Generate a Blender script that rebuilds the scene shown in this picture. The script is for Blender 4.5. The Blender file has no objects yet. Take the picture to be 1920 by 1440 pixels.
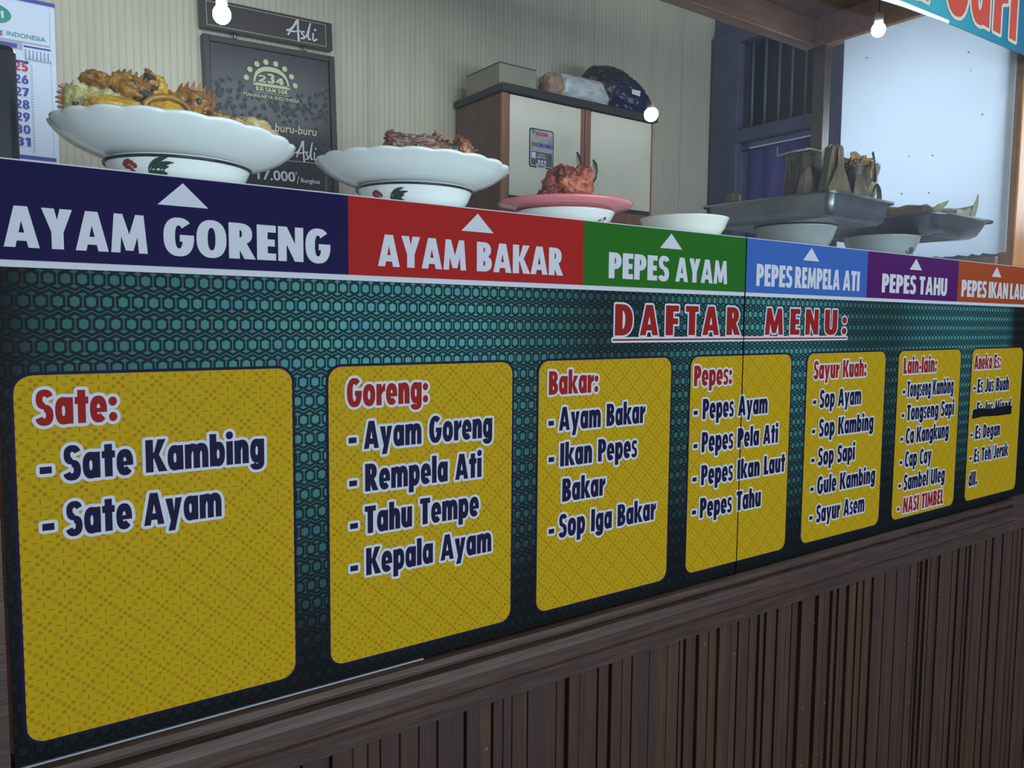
import bpy, bmesh, math, random
from mathutils import Vector, Matrix, noise, geometry
R = math.radians
random.seed(7)
sc = bpy.context.scene
col = sc.collection
Z0 = 1.45                      # height of the camera; all heights below are measured from it and raised by Z0

# ------------------------------------------------------------------ camera, world, lights, exposure
cam = bpy.data.cameras.new('camera'); camo = bpy.data.objects.new('camera', cam); col.objects.link(camo)
yaw, pitch, roll = 0.62288, -0.07933, 0.00906
fw = Vector((math.sin(yaw)*math.cos(pitch), math.cos(yaw)*math.cos(pitch), math.sin(pitch)))
r0 = Vector((math.cos(yaw), -math.sin(yaw), 0)); u0 = r0.cross(fw)
rr = r0*math.cos(roll)+u0*math.sin(roll); uu = -r0*math.sin(roll)+u0*math.cos(roll)
m = Matrix(((rr.x, uu.x, -fw.x, 0), (rr.y, uu.y, -fw.y, -1.0), (rr.z, uu.z, -fw.z, Z0), (0, 0, 0, 1)))
camo.matrix_world = m
cam.sensor_width = 36; cam.lens = 1486.49/1920*36; cam.clip_start = 0.02
sc.camera = camo
sc.view_settings.view_transform = 'Standard'; sc.view_settings.look = 'None'
sc.view_settings.gamma = 1; sc.view_settings.use_curve_mapping = False
sc.view_settings.exposure = 0.0
w = bpy.data.worlds.new('world'); sc.world = w; w.use_nodes = True
bg = w.node_tree.nodes['Background']; bg.inputs[0].default_value = (0.62, 0.74, 1.0, 1); bg.inputs[1].default_value = 0.30

def area(name, loc, target, size, size_y, power, color, spread=180):
    l = bpy.data.lights.new(name, 'AREA'); l.shape = 'RECTANGLE'; l.size = size; l.size_y = size_y
    l.energy = power; l.color = color
    o = bpy.data.objects.new(name, l); col.objects.link(o); o.location = loc; l.spread = R(spread)
    o.rotation_euler = (Vector(target)-Vector(loc)).to_track_quat('-Z', 'Y').to_euler()
    return o
area('terrace_tube_light', (1.2, -1.3, Z0+1.62), (0.95, 0.0, Z0-0.1), 2.6, 0.35, 24, (0.80, 0.90, 1.0))
area('front_fill_light', (1.5, -5.0, Z0-0.42), (1.0, 0.0, Z0), 6.0, 1.2, 320, (0.80, 0.90, 1.0))  # added low frontal fill, brightens the plate undersides and the sign
area('sheet_backlight', (3.35, 0.24, Z0+0.62), (2.4, 0.24, Z0+0.55), 0.9, 0.5, 7, (0.80, 0.90, 1.0), 75)  # added light hidden behind the white sheet to make it bright
area('room_fill_light', (0.1, 1.1, Z0+1.75), (0.6, 1.4, Z0), 1.2, 0.5, 6, (0.93, 0.98, 1.0))  # added overhead fill, out of view, evens the light in the room

# ------------------------------------------------------------------ materials
def NT(name):
    mt = bpy.data.materials.new(name); mt.use_nodes = True
    nt = mt.node_tree; return mt, nt, nt.nodes['Principled BSDF']
def C4(c): return (c[0], c[1], c[2], 1)
def prin(name, c, rough=0.5, metal=0.0, spec=0.5, emit=None, strength=0.0, alpha=None, trans=0.0, coat=0.0):
    mt, nt, b = NT(name)
    b.inputs['Base Color'].default_value = C4(c); b.inputs['Roughness'].default_value = rough
    b.inputs['Metallic'].default_value = metal; b.inputs['Specular IOR Level'].default_value = spec
    if emit: b.inputs['Emission Color'].default_value = C4(emit); b.inputs['Emission Strength'].default_value = strength
    b.inputs['Transmission Weight'].default_value = trans; b.inputs['Coat Weight'].default_value = coat
    return mt
class G:
    def __init__(s, nt): s.nt = nt
    def n(s, t): return s.nt.nodes.new(t)
    def l(s, a, b): s.nt.links.new(a, b)
    def m(s, op, *a):
        nd = s.n('ShaderNodeMath'); nd.operation = op
        for i, v in enumerate(a):
            if isinstance(v, (int, float)): nd.inputs[i].default_value = v
            else: s.l(v, nd.inputs[i])
        return nd.outputs[0]
    def mix(s, f, a, b, mode='MIX'):
        nd = s.n('ShaderNodeMix'); nd.data_type = 'RGBA'; nd.blend_type = mode
        for k, v in ((0, f), (6, a), (7, b)):
            if isinstance(v, (int, float)): nd.inputs[k].default_value = v
            elif isinstance(v, tuple): nd.inputs[k].default_value = C4(v)
            else: s.l(v, nd.inputs[k])
        return nd.outputs[2]
    def coords(s, kind='Object'):
        t = s.n('ShaderNodeTexCoord'); x = s.n('ShaderNodeSeparateXYZ'); s.l(t.outputs[kind], x.inputs[0]); return t.outputs[kind], x.outputs
    def ramp(s, f, stops):
        nd = s.n('ShaderNodeValToRGB'); e = nd.color_ramp.elements
        while len(e) < len(stops): e.new(0.5)
        for i, (p, c) in enumerate(stops): e[i].position = p; e[i].color = C4(c if isinstance(c, tuple) else (c, c, c))
        s.l(f, nd.inputs[0]); return nd.outputs[0]
    def noise(s, vec, scale, detail=4, rough=0.55):
        nd = s.n('ShaderNodeTexNoise'); nd.inputs['Scale'].default_value = scale; nd.inputs['Detail'].default_value = detail
        nd.inputs['Roughness'].default_value = rough
        if vec is not None: s.l(vec, nd.inputs['Vector'])
        return nd.outputs[0]
    def map(s, vec, scale):
        nd = s.n('ShaderNodeMapping'); nd.inputs['Scale'].default_value = scale; s.l(vec, nd.inputs[0]); return nd.outputs[0]
    def bump(s, h, st, dist=0.002):
        nd = s.n('ShaderNodeBump'); nd.inputs['Strength'].default_value = st; nd.inputs['Distance'].default_value = dist
        s.l(h, nd.inputs['Height']); return nd.outputs[0]
def noisy(name, stops, scale, rough=0.5, bump=0.0, stretch=(1, 1, 1), detail=5, bdist=0.002, spec=0.5, coat=0.0):
    mt, nt, b = NT(name); g = G(nt); v, _ = g.coords()
    f = g.noise(g.map(v, stretch), scale, detail)
    g.l(g.ramp(f, stops), b.inputs['Base Color']); b.inputs['Roughness'].default_value = rough
    b.inputs['Specular IOR Level'].default_value = spec; b.inputs['Coat Weight'].default_value = coat
    if bump: g.l(g.bump(f, bump, bdist), b.inputs['Normal'])
    return mt

M = {}
M['print_white'] = prin('print_white', (0.3234, 0.3461, 0.378), 0.5, spec=.04)
M['print_red'] = prin('print_red', (0.1613, 0.007737, 0.00645), 0.5, spec=.04)
M['print_navy'] = prin('print_navy', (0.005804, 0.005159, 0.02418), 0.5, spec=.04)
M['print_black'] = prin('print_black', (0.00387, 0.00387, 0.004515), 0.5, spec=.04)
for k, c in dict(navy=(0.007095, 0.005804, 0.03386), red=(0.2012, 0.01084, 0.009282), green=(0.01161, 0.0774, 0.008518), blue=(0.02418, 0.07095, 0.2322),
                 purple=(0.04192, 0.005159, 0.06128), orange=(0.1935, 0.03386, 0.007095)).items():
    M['label_'+k] = prin('label_'+k, c, 0.5, spec=.03)

# teal hexagon print
mt, nt, b = NT('hexagon_print'); g = G(nt); v, X = g.coords(); M['hex'] = mt
row = g.m('DIVIDE', g.m('SUBTRACT', X[2], Z0+0.0420), 0.0249); row = g.m('ADD', row, 0.5)
ri = g.m('FLOOR', row); bb = g.m('ABSOLUTE', g.m('SUBTRACT', g.m('FRACT', row), 0.5))
uu_ = g.m('ADD', g.m('DIVIDE', g.m('SUBTRACT', X[0], 0.0636), 0.0163), g.m('MULTIPLY', g.m('MODULO', g.m('ADD', ri, 100.0), 2.0), 0.5))
a = g.m('ABSOLUTE', g.m('SUBTRACT', g.m('FRACT', g.m('ADD', uu_, 0.5)), 0.5))
hexv = g.m('ADD', bb, g.m('MULTIPLY', a, 0.345))
fill = g.m('MULTIPLY', g.m('LESS_THAN', a, 0.285), g.m('LESS_THAN', hexv, 0.245))
ah = g.m('SUBTRACT', 0.5, a)
bar = g.m('MULTIPLY', g.m('LESS_THAN', ah, 0.045), g.m('LESS_THAN', bb, 0.30))
dia = g.m('LESS_THAN', g.m('ADD', g.m('DIVIDE', ah, 0.28), g.m('DIVIDE', g.m('ABSOLUTE', g.m('SUBTRACT', bb, 0.325)), 0.09)), 1.0)
zz = g.m('LESS_THAN', g.m('ABSOLUTE', g.m('SUBTRACT', bb, g.m('ADD', 0.41, g.m('MULTIPLY', a, 0.36)))), 0.022)
light = g.m('MAXIMUM', g.m('MULTIPLY', fill, 1.0), g.m('MAXIMUM', g.m('MULTIPLY', bar, 0.75), g.m('MAXIMUM', g.m('MULTIPLY', dia, 0.85), g.m('MULTIPLY', zz, 0.9))))
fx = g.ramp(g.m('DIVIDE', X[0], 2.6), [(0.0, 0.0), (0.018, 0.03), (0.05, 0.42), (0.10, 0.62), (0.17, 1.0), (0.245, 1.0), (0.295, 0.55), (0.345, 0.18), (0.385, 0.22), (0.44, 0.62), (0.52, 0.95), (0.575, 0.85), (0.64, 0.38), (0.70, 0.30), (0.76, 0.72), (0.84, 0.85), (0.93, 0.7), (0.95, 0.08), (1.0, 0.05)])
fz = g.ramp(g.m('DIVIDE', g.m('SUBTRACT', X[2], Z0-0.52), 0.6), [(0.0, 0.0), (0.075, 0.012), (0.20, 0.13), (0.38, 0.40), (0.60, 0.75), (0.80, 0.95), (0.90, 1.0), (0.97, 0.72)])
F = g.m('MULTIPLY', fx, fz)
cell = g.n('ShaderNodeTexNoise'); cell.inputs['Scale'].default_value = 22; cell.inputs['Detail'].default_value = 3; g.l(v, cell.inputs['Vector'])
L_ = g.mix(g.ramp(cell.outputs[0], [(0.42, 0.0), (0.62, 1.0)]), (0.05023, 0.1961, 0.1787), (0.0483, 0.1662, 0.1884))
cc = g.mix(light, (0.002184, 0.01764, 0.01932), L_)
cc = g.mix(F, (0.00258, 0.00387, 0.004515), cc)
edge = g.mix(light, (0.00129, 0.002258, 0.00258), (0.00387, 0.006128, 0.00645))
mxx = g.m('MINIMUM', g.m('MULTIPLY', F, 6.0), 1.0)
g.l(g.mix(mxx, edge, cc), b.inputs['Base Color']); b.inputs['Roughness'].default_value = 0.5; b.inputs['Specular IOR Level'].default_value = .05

# yellow card print
mt, nt, b = NT('yellow_card_print'); g = G(nt); v, X = g.coords(); M['yellow'] = mt
P = 0.0408
U = g.m('DIVIDE', g.m('SUBTRACT', X[0], 0.1619), P); V = g.m('DIVIDE', g.m('SUBTRACT', X[2], Z0-0.0741), 0.0388)
def cellabs(off):
    return (g.m('ABSOLUTE', g.m('SUBTRACT', g.m('FRACT', g.m('ADD', U, 0.5+off)), 0.5)),
            g.m('ABSOLUTE', g.m('SUBTRACT', g.m('FRACT', g.m('ADD', V, 0.5+off)), 0.5)))
def sq(aa, b_, cx, cz, h): return g.m('LESS_THAN', g.m('MAXIMUM', g.m('ABSOLUTE', g.m('SUBTRACT', aa, cx)), g.m('ABSOLUTE', g.m('SUBTRACT', b_, cz))), h)
def rc(aa, b_, cx, cz, hx, hz): return g.m('MULTIPLY', g.m('LESS_THAN', g.m('ABSOLUTE', g.m('SUBTRACT', aa, cx)), hx), g.m('LESS_THAN', g.m('ABSOLUTE', g.m('SUBTRACT', b_, cz)), hz))
brown = plus = circ = None
mxf = lambda p, q: q if p is None else g.m('MAXIMUM', p, q)
for off in (0.0, 0.5):
    aa, b_ = cellabs(off)
    brown = mxf(brown, sq(aa, b_, 0, 0, 0.05)); brown = mxf(brown, sq(aa, b_, 0.118, 0.118, 0.05))
    plus = mxf(plus, rc(aa, b_, 0.33, 0.0, 0.07, 0.018)); plus = mxf(plus, rc(aa, b_, 0.5, 0.17, 0.02, 0.075)); 
aa, b_ = cellabs(0.0)
d1 = g.m('SQRT', g.m('ADD', g.m('POWER', g.m('SUBTRACT', aa, 0.25), 2.0), g.m('POWER', g.m('SUBTRACT', b_, 0.25), 2.0)))
circ = g.m('LESS_THAN', d1, 0.085)
cc = g.mix(g.m('MULTIPLY', circ, 0.75), (0.2732, 0.1836, 0.004031), (0.2106, 0.1389, 0.003135))
cc = g.mix(g.m('MULTIPLY', plus, 0.85), cc, (0.1595, 0.1003, 0.002687))
cc = g.mix(g.m('MULTIPLY', brown, 0.7), cc, (0.1703, 0.08062, 0.005374))
g.l(cc, b.inputs['Base Color']); b.inputs['Roughness'].default_value = 0.5; b.inputs['Specular IOR Level'].default_value = .03

# woods
M['rail_wood'] = noisy('rail_wood', [(0.3, (0.01692, 0.008815, 0.005642)), (0.55, (0.03244, 0.01763, 0.01128)), (0.75, (0.04654, 0.02891, 0.01975))], 9, 0.45, 0.4, (1.2, 14, 14), spec=.25)
mt, nt, b = NT('slat_wood'); g = G(nt); v, X = g.coords(); M['slat'] = mt
geo = g.n('ShaderNodeNewGeometry')
f = g.noise(g.map(v, (40, 10, 2.2)), 3.2, 5)
cA = g.ramp(f, [(0.25, (0.02257, 0.00952, 0.004936)), (0.55, (0.0409, 0.01939, 0.01023)), (0.8, (0.05783, 0.02962, 0.01622))])
cB = g.mix(g.m('MULTIPLY', geo.outputs['Random Per Island'], 0.75), cA, (0.01904, 0.01142, 0.01079))
sp = g.n('ShaderNodeTexVoronoi'); sp.inputs['Scale'].default_value = 26; g.l(g.map(v, (1, 1, 0.6)), sp.inputs['Vector'])
g.l(g.mix(g.m('MULTIPLY', g.m('LESS_THAN', sp.outputs['Distance'], 0.045), 0.6), cB, (0.1333, 0.1269, 0.1142)), b.inputs['Base Color'])
b.inputs['Roughness'].default_value = 0.5; b.inputs['Specular IOR Level'].default_value = .2; g.l(g.bump(f, 0.25), b.inputs['Normal'])
M['case_wood'] = noisy('case_wood', [(0.3, (0.30, 0.150, 0.090)), (0.7, (0.44, 0.235, 0.145))], 6, 0.35, 0.12, (1, 8, 8))
M['dark_wood'] = noisy('dark_wood', [(0.3, (0.05, 0.04, 0.035)), (0.7, (0.10, 0.075, 0.06))], 6, 0.35, 0.12, (8, 8, 1))
M['post_wood'] = noisy('post_wood', [(0.3, (0.26, 0.11, 0.03)), (0.7, (0.42, 0.19, 0.055))], 8, 0.4, 0.15, (8, 8, 1))
M['ceiling_wood'] = noisy('ceiling_wood', [(0.3, (0.16, 0.07, 0.03)), (0.7, (0.27, 0.125, 0.055))], 5, 0.4, 0.15, (8, 1, 1))
M['cab_wood'] = noisy('cab_wood', [(0.3, (0.110, 0.056, 0.033)), (0.7, (0.165, 0.090, 0.056))], 6, 0.45, 0.1, (4, 4, 1))
M['cab_trim'] = noisy('cab_trim', [(0.3, (0.23, 0.090, 0.050)), (0.7, (0.34, 0.150, 0.09))], 7, 0.4, 0.1, (10, 10, 1))
M['cab_top'] = prin('cab_top', (0.035, 0.028, 0.024), 0.5)
M['cab_door'] = noisy('cab_door', [(0.25, (0.60, 0.55, 0.43)), (0.5, (0.72, 0.67, 0.54)), (0.7, (0.75, 0.70, 0.57))], 4, 0.4, 0.05)
M['dark_metal'] = prin('dark_metal', (0.10, 0.095, 0.085), 0.35, 0.8)
M['alu'] = noisy('alu', [(0.3, (0.19, 0.205, 0.22)), (0.7, (0.28, 0.295, 0.31))], 14, 0.33, 0.06, bdist=0.001)
M['alu'].node_tree.nodes['Principled BSDF'].inputs['Metallic'].default_value = 1
M['porcelain'] = prin('porcelain', (0.86, 0.89, 0.87), 0.12, coat=0.3)
M['shelf_white'] = prin('shelf_white', (0.80, 0.82, 0.82), 0.35)
M['cream_bowl'] = prin('cream_bowl', (0.84, 0.85, 0.76), 0.15, coat=0.3)
M['grey_bowl'] = prin('grey_bowl', (0.33, 0.36, 0.35), 0.15, coat=0.3)
M['black_line'] = prin('black_line', (0.01, 0.014, 0.014), 0.2)
M['rooster_red'] = prin('rooster_red', (0.27, 0.018, 0.022), 0.2)
M['rooster_green'] = noisy('rooster_green', [(0.35, (0.006, 0.022, 0.018)), (0.7, (0.016, 0.065, 0.045))], 160, 0.2)
M['pink'] = prin('pink', (0.86, 0.235, 0.25), 0.18, coat=0.3)
M['sheet'] = noisy('sheet', [(0.2, (0.78, 0.82, 0.84)), (0.6, (0.83, 0.87, 0.90))], 2, 0.5)
nt = M['sheet'].node_tree; g = G(nt); sp = g.n('ShaderNodeTexVoronoi'); sp.inputs['Scale'].default_value = 16; v, X = g.coords(); g.l(v, sp.inputs['Vector'])
bs = nt.nodes['Principled BSDF'].inputs['Base Color']; sw = g.mix(g.m('LESS_THAN', sp.outputs['Distance'], 0.045), bs.links[0].from_socket, (0.10, 0.10, 0.09)); g.l(sw, bs)
sw2 = g.mix(g.m('LESS_THAN', sp.outputs['Distance'], 0.045), (.86, .92, 1), (0.2, 0.2, 0.18))
tl = g.n('ShaderNodeBsdfTranslucent'); tl.inputs[0].default_value = (.86, .92, 1, 1); mx = g.n('ShaderNodeMixShader'); mx.inputs[0].default_value = .55; g.l(sw2, tl.inputs[0])
g.l(nt.nodes['Principled BSDF'].outputs[0], mx.inputs[1]); g.l(tl.outputs[0], mx.inputs[2]); g.l(mx.outputs[0], nt.nodes['Material Output'].inputs[0])
M['banner'] = None
mt, nt, b = NT('banner_print'); g = G(nt); v, X = g.coords(); M['banner'] = mt
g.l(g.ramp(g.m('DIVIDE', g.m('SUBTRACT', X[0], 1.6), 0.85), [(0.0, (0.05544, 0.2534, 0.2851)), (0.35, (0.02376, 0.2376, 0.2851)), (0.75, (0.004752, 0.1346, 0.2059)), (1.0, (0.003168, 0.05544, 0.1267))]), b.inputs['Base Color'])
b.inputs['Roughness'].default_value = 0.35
M['banner_red'] = prin('banner_red', (0.3722, 0.0396, 0.02059), 0.45)
M['banner_cream'] = prin('banner_cream', (0.396, 0.396, 0.3168), 0.45)
M['film'] = prin('film', (0.75, 0.85, 0.92), 0.2)
M['poster_face'] = None
mt, nt, b = NT('poster_face'); g = G(nt); v, X = g.coords(); M['poster_face'] = mt
f = g.noise(g.map(v, (1.5, 1, 30)), 6, 5)
g.l(g.mix(g.m('MULTIPLY', f, 0.5), (0.022, 0.020, 0.021), (0.075, 0.062, 0.058)), b.inputs['Base Color']); b.inputs['Roughness'].default_value = 0.22
M['poster_frame'] = prin('poster_frame', (0.035, 0.025, 0.022), 0.35)
M['gold_print'] = prin('gold_print', (0.50, 0.52, 0.31), 0.4)
M['pale_print'] = prin('pale_print', (0.55, 0.58, 0.62), 0.4)
M['bean_print'] = prin('bean_print', (0.055, 0.05, 0.055), 0.35)
M['bean_light'] = prin('bean_light', (0.36, 0.35, 0.37), 0.35)
M['paper'] = prin('paper', (0.66, 0.72, 0.86), 0.5)
M['paper_grey'] = prin('paper_grey', (0.38, 0.40, 0.50), 0.5)
M['cal_blue'] = prin('cal_blue', (0.055, 0.065, 0.34), 0.5)
M['cal_red'] = prin('cal_red', (0.55, 0.04, 0.07), 0.5)
M['cal_green'] = prin('cal_green', (0.03, 0.28, 0.22), 0.5)
M['sticker'] = noisy('sticker', [(0.3, (0.24, 0.24, 0.26)), (0.5, (0.42, 0.42, 0.42)), (0.7, (0.55, 0.55, 0.5))], 14, 0.4)
M['sticker_dark'] = prin('sticker_dark', (0.13, 0.125, 0.13), 0.4)
M['carton'] = noisy('carton', [(0.3, (0.25, 0.225, 0.165)), (0.7, (0.30, 0.275, 0.205))], 8, 0.7, 0.1)
M['carton_edge'] = prin('carton_edge', (0.10, 0.095, 0.07), 0.7)
M['black_bag'] = noisy('black_bag', [(0.3, (0.012, 0.012, 0.011)), (0.7, (0.03, 0.03, 0.026))], 11, 0.25, 1.0, bdist=0.02)
M['navy_bag'] = noisy('navy_bag', [(0.3, (0.008, 0.011, 0.04)), (0.7, (0.018, 0.024, 0.075))], 8, 0.28, 0.8, bdist=0.02)
M['clear_wrap'] = noisy('clear_wrap', [(0.3, (0.40, 0.41, 0.41)), (0.55, (0.58, 0.60, 0.62)), (0.75, (0.72, 0.74, 0.77))], 18, 0.2, 0.8, (1, 2, 2), bdist=0.006, coat=0.5)
M['paper_roll'] = noisy('paper_roll', [(0.3, (0.30, 0.17, 0.11)), (0.7, (0.48, 0.31, 0.21))], 40, 0.7, 0.4)
M['black_gloss'] = prin('black_gloss', (0.012, 0.013, 0.015), 0.25)
M['bulb'] = prin('bulb', (1, 1, 1), 0.4, emit=(0.86, 0.93, 1.0), strength=75)
M['bulb_out'] = prin('bulb_out', (1, 1, 1), 0.4, emit=(0.86, 0.93, 1.0), strength=130)
M['bulb_small'] = prin('bulb_small', (1, 1, 1), 0.4, emit=(0.86, 0.93, 1.0), strength=40)
M['white_plastic'] = prin('white_plastic', (0.75, 0.76, 0.78), 0.4)
M['cable'] = prin('cable', (0.03, 0.03, 0.03), 0.5)
M['window_paint'] = noisy('window_paint', [(0.3, (0.060, 0.066, 0.115)), (0.7, (0.10, 0.108, 0.17))], 5, 0.5, 0.1)
M['night'] = prin('night', (0.008, 0.011, 0.013), 0.3)
M['bar_paint'] = prin('bar_paint', (0.16, 0.165, 0.22), 0.4)
M['curtain'] = noisy('curtain', [(0.3, (0.055, 0.050, 0.20)), (0.7, (0.10, 0.09, 0.32))], 3, 0.8, 0.2, (6, 6, 1))
M['room_plaster'] = prin('room_plaster', (0.30, 0.29, 0.27), 0.8)
M['floor_tile'] = noisy('floor_tile', [(0.3, (0.16, 0.15, 0.14)), (0.7, (0.24, 0.23, 0.21))], 3, 0.4)
mt, nt, b = NT('ribbed_panel'); g = G(nt); v, X = g.coords(); M['ribbed'] = mt
ph = g.m('FRACT', g.m('DIVIDE', X[0], 0.0235))
prof = g.m('POWER', g.m('SINE', g.m('MULTIPLY', ph, math.pi)), 0.6)
f = g.noise(g.map(v, (3, 1, 0.5)), 5, 5)
st = g.noise(v, 1.6, 4)
c1 = g.ramp(prof, [(0.0, (0.37, 0.335, 0.245)), (0.55, (0.47, 0.43, 0.325)), (1.0, (0.49, 0.45, 0.345))])
c1 = g.mix(g.m('MULTIPLY', g.ramp(f, [(0.45, 0.0), (0.75, 1.0)]), 0.5), c1, (0.36, 0.34, 0.26))
c1 = g.mix(g.m('MULTIPLY', g.ramp(st, [(0.55, 0.0), (0.75, 1.0)]), 0.35), c1, (0.33, 0.29, 0.20))
g.l(c1, b.inputs['Base Color']); b.inputs['Roughness'].default_value = 0.42; g.l(g.bump(prof, 0.28, 0.004), b.inputs['Normal'])
mt = bpy.data.materials.new('clear_glass'); mt.use_nodes = True; nt = mt.node_tree; nt.nodes.remove(nt.nodes['Principled BSDF']); g = G(nt)
tr = g.n('ShaderNodeBsdfTransparent'); tr.inputs[0].default_value = (0.95, 0.975, 0.97, 1); gl = g.n('ShaderNodeBsdfGlossy'); gl.inputs['Roughness'].default_value = 0.0
fr = g.n('ShaderNodeFresnel'); gb = g.n('ShaderNodeNewGeometry'); g.l(g.m('SUBTRACT', 1.5, g.m('MULTIPLY', gb.outputs['Backfacing'], 0.83333)), fr.inputs[0]); mx = g.n('ShaderNodeMixShader')
g.l(fr.outputs[0], mx.inputs[0]); g.l(tr.outputs[0], mx.inputs[1]); g.l(gl.outputs[0], mx.inputs[2]); g.l(mx.outputs[0], nt.nodes['Material Output'].inputs[0])
M['glass'] = mt
# food
M['fried'] = noisy('fried', [(0.28, (0.20, 0.085, 0.010)), (0.43, (0.52, 0.26, 0.022)), (0.58, (0.70, 0.42, 0.045)), (0.78, (0.80, 0.62, 0.24))], 45, 0.3, 0.55, bdist=0.003, coat=0.4)
M['fried_brown'] = noisy('fried_brown', [(0.3, (0.12, 0.045, 0.010)), (0.52, (0.34, 0.155, 0.022)), (0.75, (0.58, 0.34, 0.05))], 38, 0.36, 0.6, bdist=0.003, coat=0.3)
M['pale_skin'] = noisy('pale_skin', [(0.3, (0.26, 0.20, 0.05)), (0.55, (0.52, 0.45, 0.18)), (0.75, (0.72, 0.68, 0.46))], 40, 0.35, 0.3, bdist=0.003, coat=0.3)
M['comb'] = noisy('comb', [(0.3, (0.22, 0.075, 0.025)), (0.7, (0.42, 0.19, 0.07))], 70, 0.45, 0.5)
M['beak'] = noisy('beak', [(0.3, (0.030, 0.024, 0.024)), (0.7, (0.10, 0.085, 0.08))], 50, 0.25, 0.1)
M['eye'] = prin('eye', (0.05, 0.06, 0.03), 0.2)
M['tempe'] = noisy('tempe', [(0.3, (0.42, 0.24, 0.07)), (0.6, (0.66, 0.48, 0.22)), (0.8, (0.80, 0.68, 0.44))], 60, 0.5, 0.6)
M['grilled'] = noisy('grilled', [(0.3, (0.055, 0.022, 0.014)), (0.5, (0.17, 0.070, 0.045)), (0.75, (0.33, 0.165, 0.115))], 60, 0.35, 0.7, bdist=0.004, coat=0.3)
M['grilled_dark'] = noisy('grilled_dark', [(0.3, (0.018, 0.016, 0.016)), (0.7, (0.07, 0.05, 0.04))], 60, 0.4, 0.6)
M['shred'] = noisy('shred', [(0.3, (0.20, 0.10, 0.07)), (0.7, (0.46, 0.29, 0.19))], 80, 0.5, 0.4)
M['glazed'] = noisy('glazed', [(0.3, (0.16, 0.040, 0.018)), (0.6, (0.40, 0.14, 0.055)), (0.8, (0.60, 0.34, 0.22))], 50, 0.25, 0.4, coat=0.5)
M['red_meat'] = noisy('red_meat', [(0.28, (0.11, 0.020, 0.014)), (0.48, (0.40, 0.095, 0.045)), (0.75, (0.62, 0.24, 0.12))], 42, 0.42, 0.8, (1, 1, 1.4), bdist=0.005)
M['red_dark'] = noisy('red_dark', [(0.3, (0.10, 0.018, 0.016)), (0.7, (0.30, 0.065, 0.045))], 50, 0.4, 0.6)
def leafmat(name, a, b2, c):
    mt, nt, b = NT(name); g = G(nt); v, X = g.coords()
    wv = g.noise(g.map(v, (60, 60, 4)), 3, 5); n2 = g.noise(v, 14, 4)
    f = g.m('ADD', g.m('MULTIPLY', wv, 0.45), g.m('MULTIPLY', n2, 0.55))
    g.l(g.ramp(f, [(0.35, a), (0.52, b2), (0.68, c)]), b.inputs['Base Color']); b.inputs['Roughness'].default_value = 0.34
    g.l(g.bump(wv, 0.5, 0.002), b.inputs['Normal']); return mt
M['leaf'] = leafmat('leaf', (0.045, 0.031, 0.011), (0.115, 0.082, 0.030), (0.20, 0.155, 0.075))
M['leaf_dark'] = leafmat('leaf_dark', (0.020, 0.016, 0.010), (0.070, 0.052, 0.026), (0.15, 0.115, 0.065))
M['leaf_pale'] = leafmat('leaf_pale', (0.18, 0.155, 0.065), (0.36, 0.33, 0.18), (0.56, 0.54, 0.37))
M['filling'] = noisy('filling', [(0.3, (0.10, 0.055, 0.012)), (0.6, (0.34, 0.20, 0.04)), (0.8, (0.55, 0.40, 0.08))], 90, 0.5, 0.8)
M['stick'] = prin('stick', (0.50, 0.44, 0.30), 0.5)

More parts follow.
